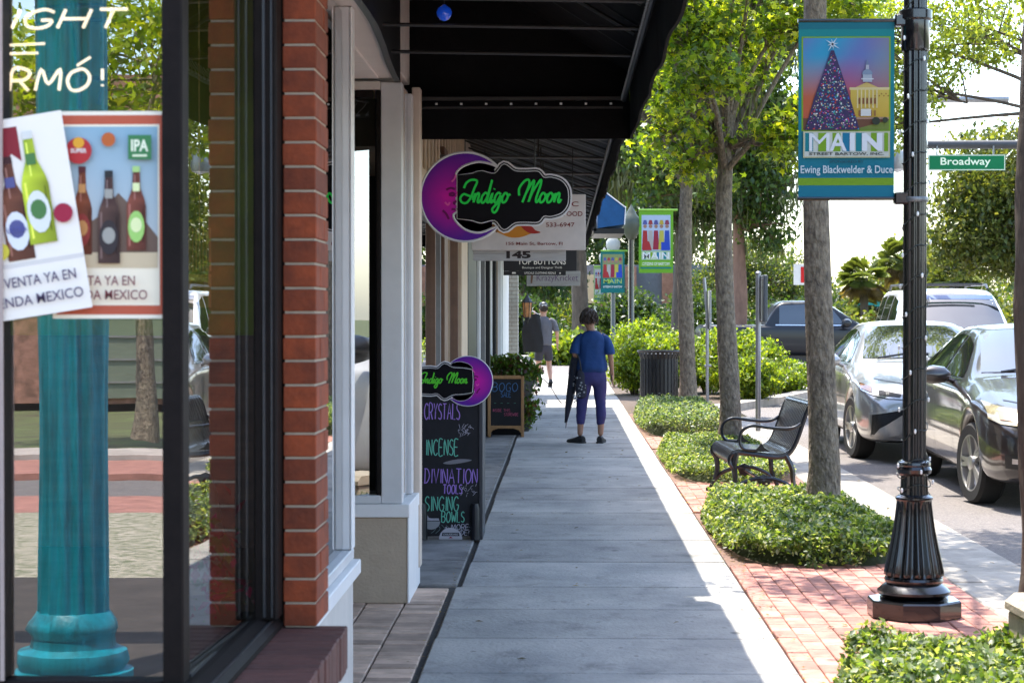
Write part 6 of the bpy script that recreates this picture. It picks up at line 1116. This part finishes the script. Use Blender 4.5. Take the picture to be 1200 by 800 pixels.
# clipped golden shrubs in the corner bed: each one a plant
G_HED = [(.17, .24, .02), (.11, .17, .02), (.27, .32, .03), (.07, .12, .02), (.18, .27, .03)]
hl = ['leftmost golden green shrub, just behind the person in blue', 'golden green shrub behind the trash can', 'tall golden green shrub right of the second lamp post', 'golden green shrub between the two farther tree trunks', 'golden green shrub around the thin grey post', 'golden green shrub with an upright tip, right of the bench tree', 'rightmost golden green shrub sloping down towards the pickup', 'low golden green shrub in front of the others at the kerb']
for i, (x, y, rx, ry, h) in enumerate([(1.35, 37.5, .48, .8, 1.0), (2.0, 38.0, .6, .9, 1.12), (1.65, 41.5, .8, .9, 1.35), (2.75, 38.2, .65, .9, 1.15), (3.05, 35.9, .6, .9, 1.2), (3.6, 37.4, .6, 1.0, 1.0), (4.3, 38.8, .55, 1.1, .55), (3.3, 34.6, .42, .6, .72)]):
    e = empty('golden_shrub', (x, y, 0), 0, hl[i], 'shrub', 'golden shrubs in the corner bed'); m = MB(); r_ = random.Random(i)
    for k in range(9): a = r_.uniform(0, 6.28); m.tube([(.05 * math.cos(a), .05 * math.sin(a), -.02), (rx * .4 * math.cos(a), ry * .4 * math.sin(a), h * .5), (rx * .7 * math.cos(a), ry * .7 * math.sin(a), h * .8)], [.025, .015, .006], 5)
    m.build('stem', BARKD, e, kind='stuff'); cen, P_ = clusters([(0, 0, h * .52, rx, ry, h * .5), (rx * .3, 0, h * .7, rx * .5, ry * .5, h * .36)], 330, 22, .075); P_[:, 2] = np.maximum(P_[:, 2], .03)
    scatter('foliage', P_, RNG.uniform(.05, .10, len(P_)), palette(len(P_), G_HED, .3), 'oval', .9, LEAF, e)
# planter with trailing greenery beside the small chalkboard
pl_ = empty('planter', (-.62, 25.6, 0), 0, 'tall planter overflowing with trailing green vines beside the small chalkboard', 'planter'); m = MB(); m.lathe([(.18, 0), (.2, .03), (.22, .55), (.26, .60), (.26, .66), (.22, .66)], 20); m.build('pot', M('dark_pot', (.05, .05, .045), .7), pl_, smooth=True)
cen, P_ = clusters([(.0, 0, .74, .34, .28, .16), (.04, -.1, .36, .24, .24, .38), (.04, -.05, .15, .2, .2, .15), (-.1, 0, .85, .28, .2, .12)], 260, 16, .05); P_[:, 2] = np.maximum(P_[:, 2], .02); scatter('trailing_vine', P_, RNG.uniform(.04, .085, len(P_)), palette(len(P_), G_MID + [(.12, .05, .05)], .35), 'oval', 1.0, LEAF, pl_)
cen, P_ = clusters([(-.12, 0, .85, .22, .2, .12), (.16, 0, .72, .14, .14, .10)], 24, 8, .06); scatter('upright_leaves', P_, RNG.uniform(.10, .2, len(P_)), palette(len(P_), G_MID), 'long', .9, LEAF, pl_)
m = MB(); m.tube(cat([(.25, -.1, .75), (.42, -.1, .62), (.55, -.12, .42), (.6, -.12, .36)], 4), .006, 5); m.build('stem', BARKD, pl_)
# street trees
tree('street_tree', 'mottled grey brown street tree trunk standing in ground cover right behind the lamp post', 1.89, 14.6, .112, 5.0, [(1.9, 14.8, 5.9, 1.7, 1.8, 1.0), (2.9, 15.4, 5.6, 1.1, 1.2, .9)] + rblobs(3, 7, .5, 2.2, 11.0, 13.4, 5.2, 6.0, .3, .5), 470, 26, .14, .10, G_MID, 'star', lean=(-.03, .1), group='street trees along the kerb')
tree('street_tree', 'second street tree trunk, behind the bench, with bright maple-like leaves', 1.82, 22.0, .118, 3.9, rblobs(21, 15, .95, 2.7, 20.8, 22.8, 3.9, 5.4, .26, .50) + rblobs(8, 10, 1.0, 2.5, 20.9, 22.2, 3.05, 4.1, .18, .34) + [(2.9, 22, 5.0, .6, .8, .5)], 800, 17, .095, .10, G_YEL + G_YEL + G_MID, 'star', lean=(-.02, .1), group='street trees along the kerb', moss=3)
tree('street_tree', 'third street tree trunk, right of the trash can, darker leaves', 1.92, 31.0, .135, 4.3, rblobs(5, 15, .95, 2.9, 29.8, 32, 4.6, 7.0, .35, .65) + rblobs(6, 9, .95, 2.7, 29.8, 31.4, 3.5, 5.0, .25, .45), 760, 17, .12, .125, G_MID + G_YEL + G_MID, 'star', lean=(.0, .0), group='street trees along the kerb', moss=6)
tree('street_tree', 'crooked dark trunk cut by the right edge beside the nearest lamp post', 2.305, 9.6, .115, 3.6, [(2.75, 10.2, 4.6, .9, 1.0, .62), (3.2, 11.5, 4.6, .9, 1.0, .6)], 260, 22, .13, .07, G_MID, 'oval', lean=(.0, .1), bark=BARKD, group='street trees along the kerb')
tree('oak_tree', 'fine leaved tree leaning over the parked cars behind the lamp post', 8.9, 27.5, .12, 4.6, [(4.7, 28, 4.7, .9, 1.0, .6), (5.6, 28, 5.6, 1.2, 1.3, .7), (4.35, 28, 4.1, .5, .8, .45), (4.0, 28, 5.6, 1.0, 1.2, .8), (7.6, 27.6, 5.6, 1.3, 1.2, .9)], 820, 24, .10, .08, [(.20, .26, .04), (.13, .18, .03), (.28, .32, .06)], 'oval', lean=(-.6, 0), bark=BARKD)
# oaks and palms beyond the cross street
far_list = [
 ('oak_tree', 'large live oak draped in moss with reddish limbs behind the pickup', 5.5, 62.5, .26, 4.6, [(5.6, 62, 7.4, 2.2, 2.4, 1.9), (5.9, 62, 5.6, 1.3, 2.0, 1.2), (6.2, 62, 4.3, .9, 1.4, .9), (3.8, 62.5, 6.2, 1.9, 2, 1.6), (5.6, 62, 10.4, 2.6, 2.4, 1.9)], 1500, 16, .26, .20, G_DRK + G_MID, 60, .12),
 ('oak_tree', 'dark oak with long hanging moss left of the pickup', 3.9, 66, .32, 5.0, [(3.5, 66, 7.4, 2.6, 2.4, 2.2), (1.6, 66, 8.4, 2.4, 2.4, 2.4), (4.6, 66, 5.4, 1.8, 2, 1.2), (3, 66, 11.5, 3.2, 2.6, 2.2)], 1300, 16, .3, .25, G_DRK, 60, 0),
 ('oak_tree', 'mossy oak closing the end of the pavement beneath the hanging signs', -1.6, 88, .45, 5.0, [(-1.2, 88, 6.2, 3.2, 3, 2.8), (-3.6, 88, 7, 3, 3, 3), (1.6, 90, 8.8, 3.0, 3, 3.0), (-.6, 87, 3.4, 1.8, 2, 1.6)], 1500, 16, .34, .27, G_DRK, 90, 0),
 ('oak_tree', 'broad sunlit oak at the right edge above the white vehicle', 15.0, 64, .22, 4.4, [(14.2, 64, 6.0, 2.2, 2.4, 1.7), (16.4, 64, 5.0, 2.6, 2.4, 2.0), (15.6, 64, 3.6, 2.8, 2.2, 1.2), (12.9, 64, 3.9, 1.5, 2, 1.2), (17.6, 64, 7.2, 2.4, 2.4, 2), (13.4, 64, 5.0, 1.5, 2, 1.2)], 2600, 16, .26, .20, G_OLV, 0, 0),
 ('oak_tree', 'rounded dark tree behind the far lamp post', 11.0, 96, .35, 3.0, [(10.3, 96, 3.0, 2.4, 2, 1.6), (8.6, 97, 3.9, 2.0, 2, 1.6), (7.4, 97, 2.6, 1.8, 2, 1.4)], 900, 16, .3, .17, G_DRK + G_OLV, 0, 0),
 ('oak_tree', 'low olive tree right of the palms', 16.8, 98, .35, 2.8, [(16.4, 98, 2.8, 2.2, 2, 1.4), (19, 98, 3.2, 2.4, 2, 1.8)], 900, 16, .3, .17, G_OLV, 0, 0),
 ('oak_tree', 'tall backdrop oak left of the second lamp post', .6, 74, .35, 6, [(.9, 74, 8.6, 2.2, 2.4, 3.0), (-.4, 74, 12, 3, 2.4, 2.6), (1.5, 74, 5.6, 1.1, 1.6, 1.2)], 900, 16, .3, .24, G_MID + G_DRK, 30, 0),
 ('oak_tree', 'hazy oak far beyond the left pavement end', -7.5, 118, .5, 6, [(-6, 118, 7, 5, 4, 5), (0, 122, 8, 5, 4, 5.5), (6, 122, 7, 4, 4, 3.6)], 1500, 14, .45, .40, G_DRK, 30, 0)]
for nm, lab, x, y, r, ht, bl, ncl, per, spr, size, pal, moss, base in far_list: tree(nm, lab, x, y, r, ht, bl, ncl, per, spr, size, pal, 'oval', bark=M('red_bark', (.22, .12, .08), .95, 0, .4, 5, .8, 12, stretch=(1, 1, .3)) if 'reddish' in lab else BARKD, moss=moss, base=base - .1, nl=5)
def palm(x, y, h, r, lab):
    e = empty('palm_tree', (x, y, -.1), 0, lab, 'palm'); MB().tube([(0, 0, 0), (.05, 0, h * .5), (0, 0, h)], [.22, .17, .2], 10).build('trunk', BARKD, e, smooth=True); q = random.Random(int(x * 10)); V = []; F = []; C = []
    for k in range(44):
        a = q.uniform(0, 6.28); el = q.uniform(-1.0, 1.2); c = np.array((math.cos(a) * math.cos(el), math.sin(a) * math.cos(el), math.sin(el))); ctr = np.array((0, 0, h)) + c * r * .55; up = np.array((0, 0, 1.)); u = np.cross(c, up); u /= np.linalg.norm(u) + 1e-6; w = np.cross(u, c); g = q.uniform(.6, 1.3); bs = (.09, .12, .04) if el > -.4 else (.16, .11, .05)
        for j in range(22):
            t = (j / 21 - .5) * 3.6; d = c * math.cos(t) + u * math.sin(t); tip = ctr + d * r * .5 - up * r * .16; m_ = len(V); wd = r * .012; side = np.cross(d, w); V += [ctr + w * wd, ctr + d * r * .3 + side * wd * 1.6, tip, ctr + d * r * .3 - side * wd * 1.6]; F += [(m_, m_ + 1, m_ + 2), (m_, m_ + 2, m_ + 3)]; C += [tuple(np.array(bs) * g)] * 4
    tri_mesh('fronds', np.array(V), np.array(F), np.array(C), LEAF, e)
palm(12.6, 84, 3.1, 1.15, 'sunlit fan palm left of the other palms beside the far lamp post'); palm(14.6, 86, 3.9, 1.3, 'tallest fan palm directly left of the nearest lamp post shaft'); palm(13.5, 88, 2.0, 1.1, 'lowest fan palm with orange dead fronds above the far lamp post'); palm(16.4, 84, 3.0, 1.2, 'fan palm glimpsed right of the nearest lamp post above the white vehicle roof')
for i, (x, y, r, h, lab) in enumerate([(2.6, 79, 1.5, 2.6, 'dark hedge bush behind the second lamp post'), (-1.6, 77, 1.5, 2.2, 'dark bush at the end of the pavement below the mossy oak'), (18.8, 79, 2.4, 2.3, 'olive bush at the right behind the white vehicle'), (9.4, 80, 1.8, 2.2, 'bush behind the pickup truck cab'), (15.4, 79, 1.8, 1.7, 'pale bush below the fan palms'), (5.6, 82, 2.0, 2.6, 'dark bush between the moss draped oaks'), (.2, 62, .9, .9, 'bright low bush left of the walking person'), (12.0, 79, 1.8, 1.5, 'low bush in front of the far lamp post')]):
    e = empty('bush', (x, y, -.1), 0, lab, 'bush', 'bushes beyond the cross street'); cen, P_ = clusters([(0, 0, h * .5, r, r * .8, h * .5)], 300, 16, .22); P_[:, 2] = np.maximum(P_[:, 2], .05); scatter('foliage', P_, RNG.uniform(.12, .26, len(P_)), palette(len(P_), (G_DRK, G_DRK, G_OLV, G_DRK, G_OLV, G_DRK, G_HED, G_OLV)[i], .35), 'oval', 1.0, LEAF, e); MB().tube([(0, 0, 0), (.1, 0, h * .5)], [.06, .03], 6).tube([(0, 0, 0), (-.2, .1, h * .6)], [.05, .02], 6).build('stem', BARKD, e)
tlv = scatter('far_woodland', np.stack([np.linspace(-30, 70, 60000), 135 + RNG.uniform(0, 16, 60000), RNG.beta(1.2, 1.5, 60000) * (5.2 + 1.6 * np.sin(np.linspace(0, 60, 60000)) + .8 * np.sin(np.linspace(0, 290, 60000)))], 1), RNG.uniform(.25, .6, 60000), palette(60000, G_DRK + G_OLV, .35), 'oval', 1.0); tag(tlv, 'far tree line closing the view along the horizon', 'woodland', kind='stuff')
# small building beyond the crossing
fbd = empty('far_building', (2.6, 101, -.1), 0, 'small tan building with brick columns and white framed windows beyond the crossing', 'building')
FT = M('tan_fascia', (.62, .42, .26), .8, 0, .1, 3, .1); FB = M('brick_column', (.34, .16, .11), .85, 0, .3, 6, .3)
MB().box(-1.85, 5, .2, 8, 0, 4.1).build('wall', M('grey_blue_wall', (.14, .15, .18), .7), fbd); MB().box(-1.9, -.1, -.3, 1.0, 2.15, 3.6).build('fascia', FT, fbd)
for x in (-1.85, -1.05): MB().box(x, x + .14, -.2, .1, 0, 2.15).build('window_post', WHITE, fbd)
MB().box(-1.7, -1.06, .02, .15, .5, 2.1).build('window', CARG, fbd)
for x in (-.75, .55, 2.4): MB().box(x, x + .55, -.25, .3, 0, 4.0).build('column', FB, fbd)
# building across the side street, mirrored in the windows
bb = empty('brick_building', (-8, -24, 0), 0, 'brick building with pale roller doors across the side street, seen only in reflections', 'building'); MB().box(-16, 18, -6, 0, 0, 5.5).build('wall', M('back_brick', (.36, .17, .12), .85, 0, .3, 5, .3, col2=(.10, .05, .03)), bb)
for k, x in enumerate((-11, -6, -1, 4, 9)):
    MB().box(x, x + 3.6, 0.005, .08, .1, 2.9).build('roller_door', M('pale_door', (.15, .17, .12), .6, 0, .1, 3, .1), bb)
    m = MB()
    for z in range(7): m.box(x, x + 3.6, .085, .11, .35 + z * .38, .38 + z * .38)
    m.build('door_rib', GREY, bb)
tree('street_tree', 'street tree on the side street, mirrored in the corner shop glass', -5.2, -14.5, .16, 3.4, [(-5, -14.6, 4.6, 1.7, 1.5, 1.2), (-6.6, -14.5, 4.2, 1.2, 1.2, .9)], 260, 20, .2, .14, G_YEL, 'star')
